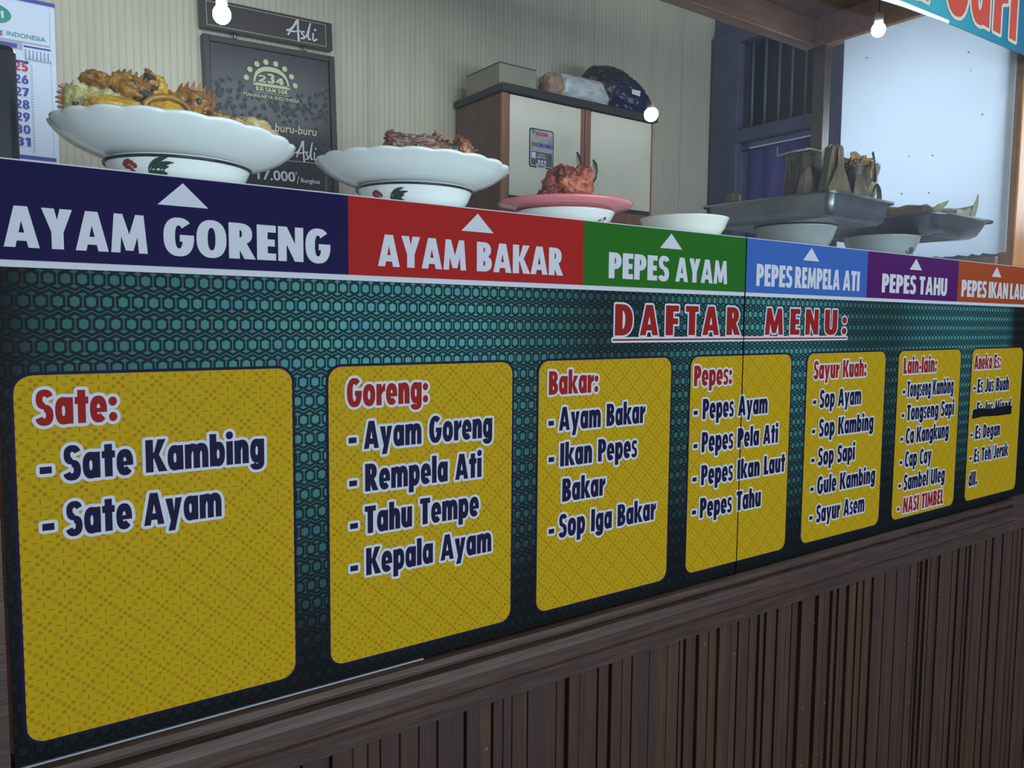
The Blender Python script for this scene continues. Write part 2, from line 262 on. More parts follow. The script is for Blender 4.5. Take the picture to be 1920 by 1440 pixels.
# ------------------------------------------------------------------ mesh helpers
class MB:
    def __init__(s): s.v = []; s.f = []; s.mi = []; s.sm = []
    def add(s, vs, fs, mi=0, smooth=False):
        o = len(s.v); s.v += [tuple(p) for p in vs]
        for f in fs: s.f.append(tuple(i+o for i in f)); s.mi.append(mi); s.sm.append(smooth)
    def box(s, x0, x1, y0, y1, z0, z1, mi=0, bev=0.0):
        if bev:
            bm = bmesh.new(); bmesh.ops.create_cube(bm, size=1)
            for v in bm.verts: v.co = Vector((x0+(v.co.x+.5)*(x1-x0), y0+(v.co.y+.5)*(y1-y0), z0+(v.co.z+.5)*(z1-z0)))
            bmesh.ops.bevel(bm, geom=bm.edges[:], offset=bev, segments=2, profile=0.5, affect='EDGES')
            s.bm(bm, mi); return
        s.add([(x0, y0, z0), (x1, y0, z0), (x1, y1, z0), (x0, y1, z0), (x0, y0, z1), (x1, y0, z1), (x1, y1, z1), (x0, y1, z1)],
              [(3, 2, 1, 0), (4, 5, 6, 7), (0, 1, 5, 4), (1, 2, 6, 5), (2, 3, 7, 6), (3, 0, 4, 7)], mi)
    def bm(s, bm, mi=0, smooth=False):
        bm.verts.index_update(); s.add([v.co.copy() for v in bm.verts], [[v.index for v in f.verts] for f in bm.faces], mi, smooth); bm.free()
    def poly(s, pts3, mi=0):
        tris = geometry.tessellate_polygon([[Vector(p) for p in pts3]])
        s.add(pts3, tris, mi)
    def prism(s, pts, fn, d0, d1, mi=0):          # 2D outline -> solid; fn(a,b,d) -> 3D
        n = len(pts); tris = geometry.tessellate_polygon([[Vector((p[0], p[1], 0)) for p in pts]])
        vs = [fn(p[0], p[1], d0) for p in pts]+[fn(p[0], p[1], d1) for p in pts]
        fs = [tuple(t) for t in tris]+[tuple(i+n for i in reversed(t)) for t in tris]+[(i, (i+1) % n, (i+1) % n+n, i+n) for i in range(n)]
        s.add(vs, fs, mi)
    def lathe(s, prof, c, n=96, wav=None, mi=0):   # prof: (r,z); wav(theta, i) -> dr,dz
        vs = []; k = len(prof)
        for j in range(n):
            t = 2*math.pi*j/n
            for i, (r, z) in enumerate(prof):
                dr, dz = wav(t, i) if wav else (0, 0)
                vs.append((c[0]+(r+dr)*math.cos(t), c[1]+(r+dr)*math.sin(t), c[2]+z+dz))
        fs = []
        for j in range(n):
            j2 = (j+1) % n
            for i in range(k-1): fs.append((j*k+i, j2*k+i, j2*k+i+1, j*k+i+1))
        s.add(vs, fs, mi, True)
    def loft(s, rings, cap=True, mi=0, smooth=True):
        n = len(rings[0]); vs = [p for r in rings for p in r]; fs = []
        for a in range(len(rings)-1):
            for i in range(n): fs.append((a*n+i, a*n+(i+1) % n, (a+1)*n+(i+1) % n, (a+1)*n+i))
        if cap: fs.append(tuple(reversed(range(n)))); fs.append(tuple(range((len(rings)-1)*n, len(rings)*n)))
        s.add(vs, fs, mi, smooth)
    def tube(s, pts, r, n=10, mi=0, taper=None):
        pts = [Vector(p) for p in pts]; rings = []
        for i, p in enumerate(pts):
            d = (pts[min(i+1, len(pts)-1)]-pts[max(i-1, 0)]).normalized()
            up = Vector((0, 0, 1)) if abs(d.z) < 0.9 else Vector((1, 0, 0))
            a = d.cross(up).normalized(); b = a.cross(d)
            q = r*(taper[i] if taper else 1)
            rings.append([p+a*q*math.cos(2*math.pi*k/n)+b*q*math.sin(2*math.pi*k/n) for k in range(n)])
        s.loft(rings, True, mi)
    def blob(s, c, rad, rot=None, amp=0.12, fr=2.2, seed=0, sub=4, mi=0, amp2=0.04, cut=None):
        bm = bmesh.new(); bmesh.ops.create_icosphere(bm, subdivisions=sub, radius=1)
        rot = rot or Matrix.Identity(3); so = Vector((seed*3.7, seed*1.3, seed*2.1))
        for v in bm.verts:
            p = v.co.copy(); k = 1+amp*noise.noise(p*fr+so)+amp2*noise.noise(p*fr*4+so)
            p = Vector((p.x*rad[0], p.y*rad[1], p.z*rad[2]))*k
            if cut is not None: p.z = max(p.z, cut)
            v.co = Vector(c)+rot@p
        s.bm(bm, mi, True)
    def xf(s, mat): s.v = [tuple(mat@Vector(p)) for p in s.v]; return s
    def build(s, name, mats, parent=None, label=None, world=True):
        me = bpy.data.meshes.new(name); me.from_pydata(s.v, [], s.f)
        for mt in (mats if isinstance(mats, (list, tuple)) else [mats]): me.materials.append(M[mt])
        me.polygons.foreach_set('material_index', s.mi); me.polygons.foreach_set('use_smooth', s.sm); me.update()
        o = bpy.data.objects.new(name, me); col.objects.link(o)
        if parent is not None:
            o.parent = parent
            if world:
                q = parent
                L = Vector((0, 0, 0))
                while q: 
                    if q.type == 'EMPTY': L += q.location
                    q = q.parent
                if parent.type == 'EMPTY': o.matrix_parent_inverse = Matrix.Translation(-L)
        if label: o['label'] = label
        return o
def tag(o, label, cat, group=None, kind=None):
    o['label'] = label; o['category'] = cat
    if group: o['group'] = group
    if kind: o['kind'] = kind
    return o
def thing(name, loc, label, cat, group=None):
    o = bpy.data.objects.new(name, None); o.empty_display_size = 0.05; col.objects.link(o); o.location = loc
    return tag(o, label, cat, group)
def struct(mb, name, mats, parent=None):
    o = mb.build(name, mats, parent)
    if parent is None: o['kind'] = 'structure'
    return o

# ------------------------------------------------------------------ heavy condensed letters (cap height = 1)
def sup(t, rx, ry, n=2.35):
    c, s_ = math.cos(t), math.sin(t)
    return (math.copysign(abs(c)**(2/n), c)*rx, math.copysign(abs(s_)**(2/n), s_)*ry)
def rect(x0, y0, x1, y1): return [(x0, y0), (x1, y0), (x1, y1), (x0, y1)]
def arc(cx, cy, rx, ry, ix, iy, a0, a1, n=None):
    n = n or max(4, int(abs(a1-a0)/13)); o = []; i_ = []
    for k in range(n+1):
        t = R(a0+(a1-a0)*k/n); x, y = sup(t, rx, ry); o.append((cx+x, cy+y)); x, y = sup(t, ix, iy); i_.append((cx+x, cy+y))
    return o+i_[::-1]
def ring(cx, cy, rx, ry, ix, iy): return [arc(cx, cy, rx, ry, ix, iy, 0, 180), arc(cx, cy, rx, ry, ix, iy, 180, 360)]
def disc(cx, cy, rx, ry, n=14): return [(cx+rx*math.cos(2*math.pi*k/n), cy+ry*math.sin(2*math.pi*k/n)) for k in range(n)]
def mir(p, w_): return [(w_-x, y) for x, y in p][::-1]
GL = {}
def gd(ch, w_, *pcs):
    out = []
    for p in pcs:
        if p and isinstance(p[0], list): out += p
        else: out.append(p)
    GL[ch] = (w_, out)
_l = [(0, 0), (.235, 0), (.41, .84), (.41, 1), (.23, 1)]
gd('A', .74, _l, mir(_l, .74), [(.12, .16), (.62, .16), (.57, .36), (.17, .36)])
gd('B', .60, rect(0, 0, .26, 1), arc(.25, .74, .31, .26, .07, .085, -90, 90), arc(.25, .275, .345, .275, .085, .09, -90, 90))
gd('C', .58, arc(.34, .5, .34, .52, .085, .31, 48, 312))
gd('D', .62, rect(0, 0, .26, 1), arc(.23, .5, .39, .5, .13, .3, -90, 90))
gd('E', .48, rect(0, 0, .27, 1), rect(.2, 0, .48, .2), rect(.2, .4, .45, .6), rect(.2, .8, .48, 1))
gd('F', .47, rect(0, 0, .27, 1), rect(.2, .37, .45, .57), rect(.2, .8, .47, 1))
gd('G', .68, arc(.34, .5, .34, .52, .085, .31, 45, 362), rect(.36, .38, .68, .56))
gd('H', .66, rect(0, 0, .25, 1), rect(.41, 0, .66, 1), rect(.2, .4, .46, .61))
gd('I', .27, rect(0, 0, .27, 1))
gd('J', .46, rect(.20, .28, .46, 1), arc(.17, .28, .29, .3, .03, .09, 205, 362))
gd('K', .70, rect(0, 0, .26, 1), [(.22, .40), (.42, 1), (.70, 1), (.42, .46)], [(.22, .60), (.44, 0), (.74, 0), (.42, .60)])
gd('L', .46, rect(0, 0, .27, 1), rect(.2, 0, .46, .21))
gd('M', .86, [(0, 0), (.21, 0), (.28, 1), (.08, 1)], [(.86, 0), (.65, 0), (.58, 1), (.78, 1)], [(.08, 1), (.28, 1), (.43, .48), (.58, 1), (.78, 1), (.52, .06), (.34, .06)])
gd('N', .66, rect(0, 0, .22, 1), rect(.44, 0, .66, 1), [(0, 1), (.23, 1), (.66, 0), (.43, 0)])
gd('O', .70, ring(.35, .5, .35, .52, .09, .31))
gd('P', .57, rect(0, 0, .26, 1), arc(.25, .68, .32, .32, .075, .12, -90, 90))
gd('R', .63, rect(0, 0, .26, 1), arc(.25, .70, .32, .30, .07, .11, -90, 90), [(.2, .48), (.42, .46), (.65, 0), (.37, 0), (.2, .38)])
gd('S', .53, arc(.275, .735, .265, .285, .06, .09, 18, 272), arc(.25, .285, .28, .305, .055, .095, -162, 92))
gd('T', .54, rect(.135, 0, .405, 1), rect(0, .8, .54, 1))
gd('U', .64, rect(0, .3, .25, 1), rect(.39, .3, .64, 1), arc(.32, .31, .32, .33, .07, .1, 180, 360))
gd('X', .68, [(0, 0), (.26, 0), (.66, 1), (.40, 1)], [(.42, 0), (.68, 0), (.28, 1), (.02, 1)])
gd('Y', .66, [(0, 1), (.27, 1), (.33, .72), (.39, 1), (.66, 1), (.46, .42), (.46, 0), (.20, 0), (.20, .42)])
gd('a', .56, ring(.26, .385, .26, .4, .05, .15), rect(.31, 0, .56, .77))
gd('b', .57, rect(0, 0, .25, 1.04), ring(.31, .385, .26, .4, .05, .15))
gd('c', .44, arc(.27, .385, .27, .4, .06, .16, 50, 310))
gd('d', .57, rect(.32, 0, .57, 1.04), ring(.26, .385, .26, .4, .05, .15))
gd('e', .55, arc(.275, .385, .275, .4, .055, .155, 0, 318), rect(.09, .29, .55, .42))
gd('g', .56, ring(.26, .385, .26, .4, .05, .15), rect(.31, .0, .56, .77), arc(.27, .02, .29, .27, .04, .07, 196, 362))
gd('h', .56, rect(0, 0, .25, 1.04), rect(.31, 0, .56, .46), arc(.29, .44, .27, .35, .02, .1, 0, 180))
gd('i', .25, rect(0, 0, .25, .77), disc(.125, .96, .14, .13))
gd('k', .62, rect(0, 0, .25, 1.04), [(.2, .30), (.36, .77), (.64, .77), (.38, .36)], [(.2, .46), (.38, 0), (.68, 0), (.38, .46)])
gd('l', .25, rect(0, 0, .25, 1.04))
gd('m', .86, rect(0, 0, .235, .77), rect(.31, 0, .55, .46), rect(.625, 0, .86, .46), arc(.28, .44, .27, .35, .03, .1, 0, 180), arc(.592, .44, .268, .35, .033, .1, 0, 180))
gd('n', .56, rect(0, 0, .25, .77), rect(.31, 0, .56, .46), arc(.29, .44, .27, .35, .02, .1, 0, 180))
gd('o', .58, ring(.29, .385, .29, .4, .06, .16))
gd('p', .57, rect(0, -.25, .25, .77), ring(.31, .385, .26, .4, .05, .15))
gd('r', .41, rect(0, 0, .25, .77), [(.2, .38), (.24, .62), (.33, .75), (.43, .79), (.43, .5), (.34, .49), (.25, .38)])
gd('s', .42, arc(.22, .565, .21, .225, .045, .07, 18, 272), arc(.20, .22, .22, .235, .045, .075, -162, 92))
gd('t', .42, rect(.09, 0, .34, .97), rect(0, .56, .43, .77))
gd('u', .56, rect(0, .3, .25, .77), rect(.31, 0, .56, .77), arc(.27, .3, .27, .315, .02, .1, 180, 360))
gd('x', .58, [(0, 0), (.25, 0), (.56, .77), (.31, .77)], [(.33, 0), (.58, 0), (.27, .77), (.02, .77)])
gd('y', .62, [(0, .77), (.26, .77), (.32, .36), (.37, .77), (.62, .77), (.34, -.25), (.09, -.25), (.19, .07)])
gd('-', .31, rect(0, .25, .31, .45))
gd(':', .28, disc(.14, .14, .14, .14), disc(.14, .60, .14, .14))
gd('.', .28, disc(.14, .14, .14, .14))
gd('/', .44, [(.02, -.08), (.15, -.08), (.42, 1.05), (.29, 1.05)])
gd('0', .58, ring(.29, .5, .29, .52, .085, .31)); gd('1', .40, rect(.14, 0, .40, 1), [(0, .70), (.2, .76), (.2, 1), (.14, 1), (0, .88)])
gd('2', .55, arc(.27, .70, .275, .32, .065, .12, -20, 175), [(0, 0), (0, .16), (.28, .55), (.53, .62), (.48, .46), (.28, .19), (.28, 0)], rect(0, 0, .55, .2))
gd('3', .54, arc(.25, .735, .27, .285, .05, .09, -92, 160), arc(.24, .285, .30, .305, .06, .095, -162, 92))
gd('4', .60, rect(.29, 0, .53, 1), [(0, .2), (0, .42), (.29, 1), (.42, 1), (.42, .78), (.22, .4), (.22, .2)], rect(0, .2, .60, .4))
gd('5', .54, rect(.05, .8, .5, 1), rect(.05, .42, .25, 1), arc(.24, .33, .30, .35, .06, .14, -158, 122))
gd('6', .58, ring(.29, .33, .29, .35, .07, .14), [(0, .33), (.22, .33), (.26, .55), (.5, 1), (.26, 1), (.05, .6)])
gd('7', .54, rect(0, .8, .54, 1), [(.27, .82), (.54, .82), (.32, 0), (.06, 0)])
gd('8', .58, ring(.29, .735, .26, .285, .06, .1), ring(.29, .285, .29, .305, .07, .11))
gd('9', .58, ring(.29, .67, .29, .35, .07, .14), [(.58, .67), (.36, .67), (.32, .45), (.08, 0), (.32, 0), (.53, .4)])
TR = .055
def layout(txt, track=TR, space=.37):
    x = 0; out = []
    for ch in txt:
        if ch == ' ': x += space; continue
        w_, p = GL[ch]; out.append((x, p)); x += w_+track
    return out, x-track
KN = [0]
def glyphs(mb, txt, x0, x1, z, h, y, mi=0, omi=None, ow=0.0, yo=0.0, fn=None, track=TR, space=.37):
    """letters from x0 to x1 on the baseline z; optional printed outline of width ow a hair behind"""
    lay, W = layout(txt, track, space); sx = (x1-x0)/W
    fn = fn or (lambda a, b, yy: (a, yy, b))
    for gx, pcs in lay:
        for j, p in enumerate(pcs):
            q = [(x0+(gx+a)*sx, z+b*h) for a, b in p]
            mb.poly([fn(a, b, y-j*1.5e-5) for a, b in q], mi)
            if omi is not None: outline(mb, q, ow, yo, omi, fn)
def outline(mb, q, ow, y_, mi, fn):
    n = len(q)
    for i in range(n):
        KN[0] += 1; y = y_-(KN[0] % 229)*1.5e-6
        a = Vector(q[i]); b = Vector(q[(i+1) % n]); d = b-a
        if d.length < 1e-7: continue
        d.normalize(); nn = Vector((-d.y, d.x))*ow; e = d*ow*0.12
        mb.add([fn(*(a-nn-e), y), fn(*(b-nn+e), y), fn(*(b+nn+e), y), fn(*(a+nn-e), y)], [(0, 1, 2, 3)], mi)
        c = Vector(q[(i+2) % n])-b
        if c.length > 1e-7 and d.angle(c, 0) > 0.3:
            KN[0] += 1; y = y_-(KN[0] % 229)*1.5e-6
            mb.add([fn(b.x+ow*math.cos(k*math.pi/4), b.y+ow*math.sin(k*math.pi/4), y) for k in range(8)], [tuple(range(8))], mi)
def ftext(mb, txt, x0, x1, z, h, y, mi=0, bold=0.0, shear=0.0, fn=None):
    """thin upright lettering (built-in face) fitted between x0 and x1, cap height h"""
    cu = bpy.data.curves.new('t', 'FONT'); cu.body = txt; cu.offset = bold; cu.shear = shear; cu.resolution_u = 3
    o = bpy.data.objects.new('t', cu); me = bpy.data.meshes.new_from_object(o)
    cap = 0.70
    xs = [v.co.x for v in me.vertices]; a, b = min(xs), max(xs); sx = (x1-x0)/(b-a)
    fn = fn or (lambda p, q, yy: (p, yy, q))
    mb.add([fn(x0+(v.co.x-a)*sx, z+v.co.y/cap*h, y) for v in me.vertices], [tuple(p.vertices) for p in me.polygons], mi)
    bpy.data.meshes.remove(me); bpy.data.objects.remove(o); bpy.data.curves.remove(cu)
def stroke(mb, pts, wd, y_, mi=0):
    for i in range(len(pts)-1):
        KN[0] += 1; y = y_-(KN[0] % 37)*1e-5
        a = Vector(pts[i]); b = Vector(pts[i+1]); d = (b-a).normalized(); n = Vector((-d.y, d.x))*wd/2; e = d*wd*.3
        mb.add([((a-n-e).x, y, (a-n-e).y), ((b-n+e).x, y, (b-n+e).y), ((b+n+e).x, y, (b+n+e).y), ((a+n-e).x, y, (a+n-e).y)], [(0, 1, 2, 3)], mi)
def rrect(x0, x1, z0, z1, r, n=6):
    o = []
    for cx, cz, s_ in ((x1-r, z1-r, 0), (x0+r, z1-r, 90), (x0+r, z0+r, 180), (x1-r, z0+r, 270)):
        for k in range(n+1): t = R(s_+90*k/n); o.append((cx+r*math.cos(t), cz+r*math.sin(t)))
    return o
def up(pts): return [(x, z+Z0) for x, z in pts]
XZ = lambda a_, b_, d: (a_, d, b_)

# ------------------------------------------------------------------ room shell
b = MB(); b.box(-2.6, 3.55, 2.0, 2.08, 0, 3.45); struct(b, 'wall_back', 'ribbed')
b = MB()
for x in (0.82, 1.43, 2.033, 2.627, 3.25): b.box(x-.004, x+.004, 1.9975, 1.9998, 0, 3.45)
struct(b, 'trim_1', 'ribbed')
b = MB()                                     # right wall with a barred opening above a curtained doorway
WX = 3.5
b.box(WX, WX+.12, -.35, 1.30, 0, 3.45); b.box(WX, WX+.12, 1.84, 2.0, 0, 3.45)
b.box(WX, WX+.12, 1.30, 1.84, Z0+1.49, 3.45); b.box(WX, WX+.12, 1.30, 1.84, Z0+.955, Z0+1.022)
struct(b, 'wall_right', 'window_paint')
b = MB(); b.box(WX-.03, WX+.02, 1.808, 1.985, 0, Z0+1.54, bev=.004); b.box(WX-.03, WX+.02, 1.17, 1.33, 0, Z0+1.54, bev=.004)
b.box(WX-.03, WX+.02, 1.33, 1.808, Z0+1.475, Z0+1.54, bev=.004); b.box(WX-.035, WX+.02, 1.33, 1.808, Z0+.955, Z0+1.02, bev=.004)
wn = struct(b, 'window_1', 'window_paint')
b = MB()
for y in (1.776, 1.694, 1.609, 1.532, 1.452, 1.37): b.tube([(WX+.05, y, Z0+1.0), (WX+.05, y, Z0+1.49)], .0075, 8)
b.build('window_bars', 'bar_paint', wn)
b = MB(); b.box(WX+.11, WX+.118, 1.29, 1.85, Z0+1.0, Z0+1.5); b.build('window_pane', 'night', wn)
b = MB()                                     # curtain: folded cloth hanging in the doorway
ys = [1.345+.455*k/60 for k in range(61)]
rings = []
for zz_ in (0.02, .4, .8, Z0+.25, Z0+.6, Z0+.92):
    rings.append([(WX+.055+.006*math.sin(y*48+zz_*.6)+.006*math.sin(y*21+1), y, zz_) for y in ys])
vs = [p for r_ in rings for p in r_]; n = len(ys)
b.add(vs, [(a*n+i, a*n+i+1, (a+1)*n+i+1, (a+1)*n+i) for a in range(len(rings)-1) for i in range(n-1)], 0, True)
vs2 = [(p[0]+.003, p[1], p[2]) for p in vs]
b.add(vs2, [(a*n+i, (a+1)*n+i, (a+1)*n+i+1, a*n+i+1) for a in range(len(rings)-1) for i in range(n-1)], 0, True)
b.tube([(WX+.055, 1.31, Z0+.925), (WX+.055, 1.835, Z0+.925)], .006)
tag(b.build('door_curtain', 'curtain'), 'purple cloth curtain hanging in the doorway below the barred window', 'curtain')
b = MB(); b.box(-2.68, -2.6, -.35, 2.08, 0, 3.45); struct(b, 'wall_left', 'room_plaster')
b = MB(); b.box(-2.68, 3.62, -3.2, 2.08, -.06, 0); struct(b, 'floor', 'floor_tile')
b = MB(); b.box(-2.68, 3.62, -.35, 2.08, 3.45, 3.5); struct(b, 'ceiling', 'room_plaster')

# ------------------------------------------------------------------ counter
SH = Z0+.143                                  # top of the serving shelf
ct = thing('food_counter', (1.3, .3, 0), 'long food counter clad in dark brown vertical wood slats under the menu board', 'counter')
b = MB(); x = -.12
while x < 3.0:
    wd = random.choice((.011, .014, .020, .026, .032, .024, .018)); d = random.choice((0, 0, .004, .007, -.002)) if wd > .013 else .006
    b.box(x, x+wd-.0012, .016+d, .045, 0, Z0-.560, bev=.0016 if wd > .013 else 0); x += wd
b.build('slat_cladding', 'slat', ct)
b = MB(); prof = [(.04, -.500), (-.006, -.500), (-.012, -.503), (-.013, -.511), (-.006, -.514), (-.006, -.519), (-.016, -.523), (-.017, -.531), (-.012, -.534), (-.014, -.541), (-.018, -.545), (-.018, -.560), (-.014, -.567), (.04, -.567)]
n = len(prof); x0_, x1_ = -.12, 2.505
b.add([(x0_, y, Z0+z) for y, z in prof]+[(x1_, y, Z0+z) for y, z in prof], [(i, (i+1) % n, (i+1) % n+n, i+n) for i in range(n)]+[tuple(range(n)), tuple(range(2*n-1, n-1, -1))])
b.build('rail_moulding', 'rail_wood', ct)
b = MB(); b.box(.02, 2.46, .012, .70, SH-.03, SH, bev=.003); b.build('serving_shelf', 'shelf_white', ct)
b = MB(); b.box(-.12, .043, .0, .03, Z0-.50, Z0+.165); b.build('end_board', 'rail_wood', ct)
b = MB(); b.box(.05, 3.0, .012, .0155, Z0-.61, SH-.031); b.build('backing_board', 'rail_wood', ct)
b = MB(); b.box(-.12, 2.46, .66, .69, 0, SH-.031); b.build('rear_panel', 'case_wood', ct)

# ------------------------------------------------------------------ menu board
sg = thing('menu_sign', (1.3, 0, Z0-.5), 'long teal menu board with coloured dish labels and seven yellow price cards', 'menu board')
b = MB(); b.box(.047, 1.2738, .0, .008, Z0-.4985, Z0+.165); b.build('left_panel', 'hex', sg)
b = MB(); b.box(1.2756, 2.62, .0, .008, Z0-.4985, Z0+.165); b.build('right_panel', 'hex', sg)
b = MB(); b.box(.047, .56, -.003, .008, Z0-.5000, Z0-.4990); b.build('edging_strip', 'print_white', sg, 'thin pale edging along the lower edge')
E_ = .0004
b = MB(); b.box(.047, 1.2738, -E_*.6, 0, Z0+.0525, Z0+.166); b.box(1.2756, 2.62, -E_*.6, 0, Z0+.0525, Z0+.166); b.build('white_band', 'print_white', sg)
LB = [('navy', .047, .4461, 'AYAM GORENG', [("AYAM", .0562, .1969), ("GORENG", .2143, .4204)], .2372),
      ('red', .4461, .8596, 'AYAM BAKAR', [("AYAM", .4893, .6320), ("BAKAR", .6508, .8159)], .6521),
      ('green', .8596, 1.2738, 'PEPES AYAM', [("PEPES", .9156, 1.0612), ("AYAM", 1.0777, 1.2202)], 1.0652),
      ('blue', 1.2756, 1.7024, 'PEPES REMPELA ATI', [("PEPES", 1.3078, 1.4244), ("REMPELA", 1.4334, 1.5949), ("ATI", 1.6073, 1.6721)], 1.4873),
      ('purple', 1.7024, 2.1245, 'PEPES TAHU', [("PEPES", 1.7647, 1.9171), ("TAHU", 1.9323, 2.0687)], 1.9126),
      ('orange', 2.1245, 2.62, 'PEPES IKAN LAUT', [("PEPES", 2.1443, 2.2837), ("IKAN", 2.2962, 2.4115), ("LAUT", 2.4247, 2.5470)], 2.3375)]
for k, xa, xb, nm, words, tx in LB:
    b = MB(); b.box(xa, xb, -.0009, -.0003, Z0+.060, Z0+.1645)
    o = b.build('dish_label', 'label_'+k, sg, '%s label reading %s' % (k, nm))
    b = MB(); 
    for t, a, c in words: glyphs(b, t, a, c, Z0+.0735, .0435, -.0013)
    b.build('lettering', 'print_white', o)
    b = MB(); b.poly([(tx-.0285, -.0013, Z0+.1312), (tx+.0285, -.0013, Z0+.1312), (tx, -.0013, Z0+.1582)]); b.build('arrow', 'print_white', o)
# title
b = MB()
for t, xa, xb in (('D', .9325, .974), ('A', .9921, 1.037), ('F', 1.0561, 1.0894), ('T', 1.1078, 1.1425), ('A', 1.1543, 1.2011), ('R', 1.2228, 1.2624), ('M', 1.3403, 1.3995), ('E', 1.4229, 1.4558), ('N', 1.4764, 1.5222), ('U', 1.5457, 1.5917), (':', 1.6101, 1.6288)):
    glyphs(b, t, xa, xb, Z0-.0231, .0535 if t != ':' else .052, -.0013, 0, 1, .0034, -.0009)
b.poly([(.9277, -.0013, Z0-.0322), (1.6308, -.0013, Z0-.0322), (1.6308, -.0013, Z0-.0292), (.9277, -.0013, Z0-.0292)], 0)
outline(b, up([(.9277, -.0322), (1.6308, -.0322), (1.6308, -.0292), (.9277, -.0292)]), .0034, -.0009, 1, XZ)
b.build('title_lettering', ['print_red', 'print_white'], sg, 'red lettering reading DAFTAR MENU')
# cards
CX = [(.0593, .3662), (.416, .7183), (.7705, 1.0733), (1.126, 1.4325), (1.489, 1.7965), (1.8555, 2.162), (2.225, 2.532)]
NM = ['Sate', 'Goreng', 'Bakar', 'Pepes', 'Sayur Kuah', 'Lain-lain', 'Aneka Es']
TX = [('Sate:', 'H', 0, None, 0.0794, 0.1598), ('Sate Kambing', 'I', 0, 0.081, 0.1041, 0.3284), ('Sate Ayam', 'I', 0, 0.0815, 0.1047, 0.274),
('Goreng:', 'H', 1, None, 0.4423, 0.5679), ('Ayam Goreng', 'I', 1, 0.4442, 0.4668, 0.6805), ('Rempela Ati', 'I', 1, 0.4445, 0.4683, 0.6613), ('Tahu Tempe', 'I', 1, 0.4454, 0.4674, 0.6568), ('Kepala Ayam', 'I', 1, 0.4452, 0.4692, 0.6803),
('Bakar:', 'H', 2, None, 0.7902, 0.8968), ('Ayam Bakar', 'I', 2, 0.7903, 0.8125, 1.0087), ('Ikan Pepes', 'I', 2, 0.7918, 0.8158, 0.9908), ('Bakar', 'I', 2, None, 0.8214, 0.9161), ('Sop Iga Bakar', 'I', 2, 0.7939, 0.8153, 1.0414),
('Pepes:', 'H', 3, None, 1.1348, 1.2432), ('Pepes Ayam', 'I', 3, 1.1358, 1.1611, 1.3569), ('Pepes Pela Ati', 'I', 3, 1.1376, 1.1607, 1.3948), ('Pepes Ikan Laut', 'I', 3, 1.1378, 1.1618, 1.4219), ('Pepes Tahu', 'I', 3, 1.1387, 1.1613, 1.3454),
('Sayur Kuah:', 'H', 4, None, 1.5113, 1.7157), ('Sop Ayam', 'I', 4, 1.5135, 1.538, 1.6988), ('Sop Kambing', 'I', 4, 1.5137, 1.5393, 1.7552), ('Sop Sapi', 'I', 4, 1.5154, 1.5397, 1.6826), ('Gule Kambing', 'I', 4, 1.5162, 1.541, 1.7725), ('Sayur Asem', 'I', 4, 1.5165, 1.5415, 1.7324),
('Lain-lain:', 'H', 5, None, 1.8774, 2.0376), ('Tongseng Kambing', 'I', 5, 1.879, 1.8988, 2.1293), ('Tongseng Sapi', 'I', 5, 1.879, 1.9028, 2.1381), ('Ca Kangkung', 'I', 5, 1.8792, 1.9033, 2.1159), ('Cap Cay', 'I', 5, 1.8806, 1.9044, 2.0338), ('Sambel Uleg', 'I', 5, 1.8798, 1.9036, 2.1077), ('NASI TIMBEL', 'R', 5, 1.8789, 1.9067, 2.106),
('Aneka Es:', 'H', 6, None, 2.2367, 2.3936), ('Es Jus Buah', 'I', 6, 2.24, 2.2626, 2.4519), ('Es Jus Mixed', 'I', 6, 2.2416, 2.2652, 2.4704), ('Es Degan', 'I', 6, 2.2378, 2.2644, 2.4116), ('Es Teh/Jeruk', 'I', 6, 2.2391, 2.2649, 2.4702), ('dll.', 'I', 6, None, 2.2408, 2.2914)]
cards = []
for i, (xa, xb) in enumerate(CX):
    b = MB(); b.prism(rrect(xa, xb, Z0-.475, Z0-.0635, .019), XZ, -.0008, -.0004, 0)
    b.prism(rrect(xa-.0036, xb+.0036, Z0-.4786, Z0-.0599, .0223), XZ, -.0005, -.0001, 1)
    cards.append(b.build('menu_card', ['yellow', 'print_navy'], sg, 'yellow menu card headed %s' % NM[i]))
row_i = [0]*7
for t, k, c, dx, xa, xb in TX:
    step = .0576 if c == 5 else .0634 if c in (3, 4, 6) else .0596 if c != 0 else .0634
    z = Z0-.1185-step*row_i[c]; row_i[c] += 1
    h = .0385 if not (k != 'H' and c == 6) else .0372
    b = MB(); glyphs(b, t, xa, xb, z, h, -.0016, 0, 1, .0037, -.0012)
    if dx:
        glyphs(b, '-', dx, dx+.0115, z, h, -.0016, 0, 1, .0037, -.0012)
    b.build('heading' if k == 'H' else 'menu_line', ['print_navy' if k == 'I' else 'print_red', 'print_white'], cards[c], 'red heading lettering' if k == 'H' else ('red lettering' if k == 'R' else None))
b = MB(); b.box(1.27405, 1.27535, -.0021, .0, Z0-.498, Z0+.165); b.build('joint_line', 'print_black', sg, 'dark joint between the two panels')
b = MB(); b.poly([(x, -.0019, Z0+z) for x, z in [(2.2415, -.2515), (2.3, -.2487), (2.39, -.2520), (2.477, -.2520), (2.4775, -.2290), (2.45, -.2262), (2.35, -.2300), (2.29, -.2250), (2.2435, -.2262)]])
b.build('strike_tape', 'print_black', cards[6], 'black tape covering one menu line')

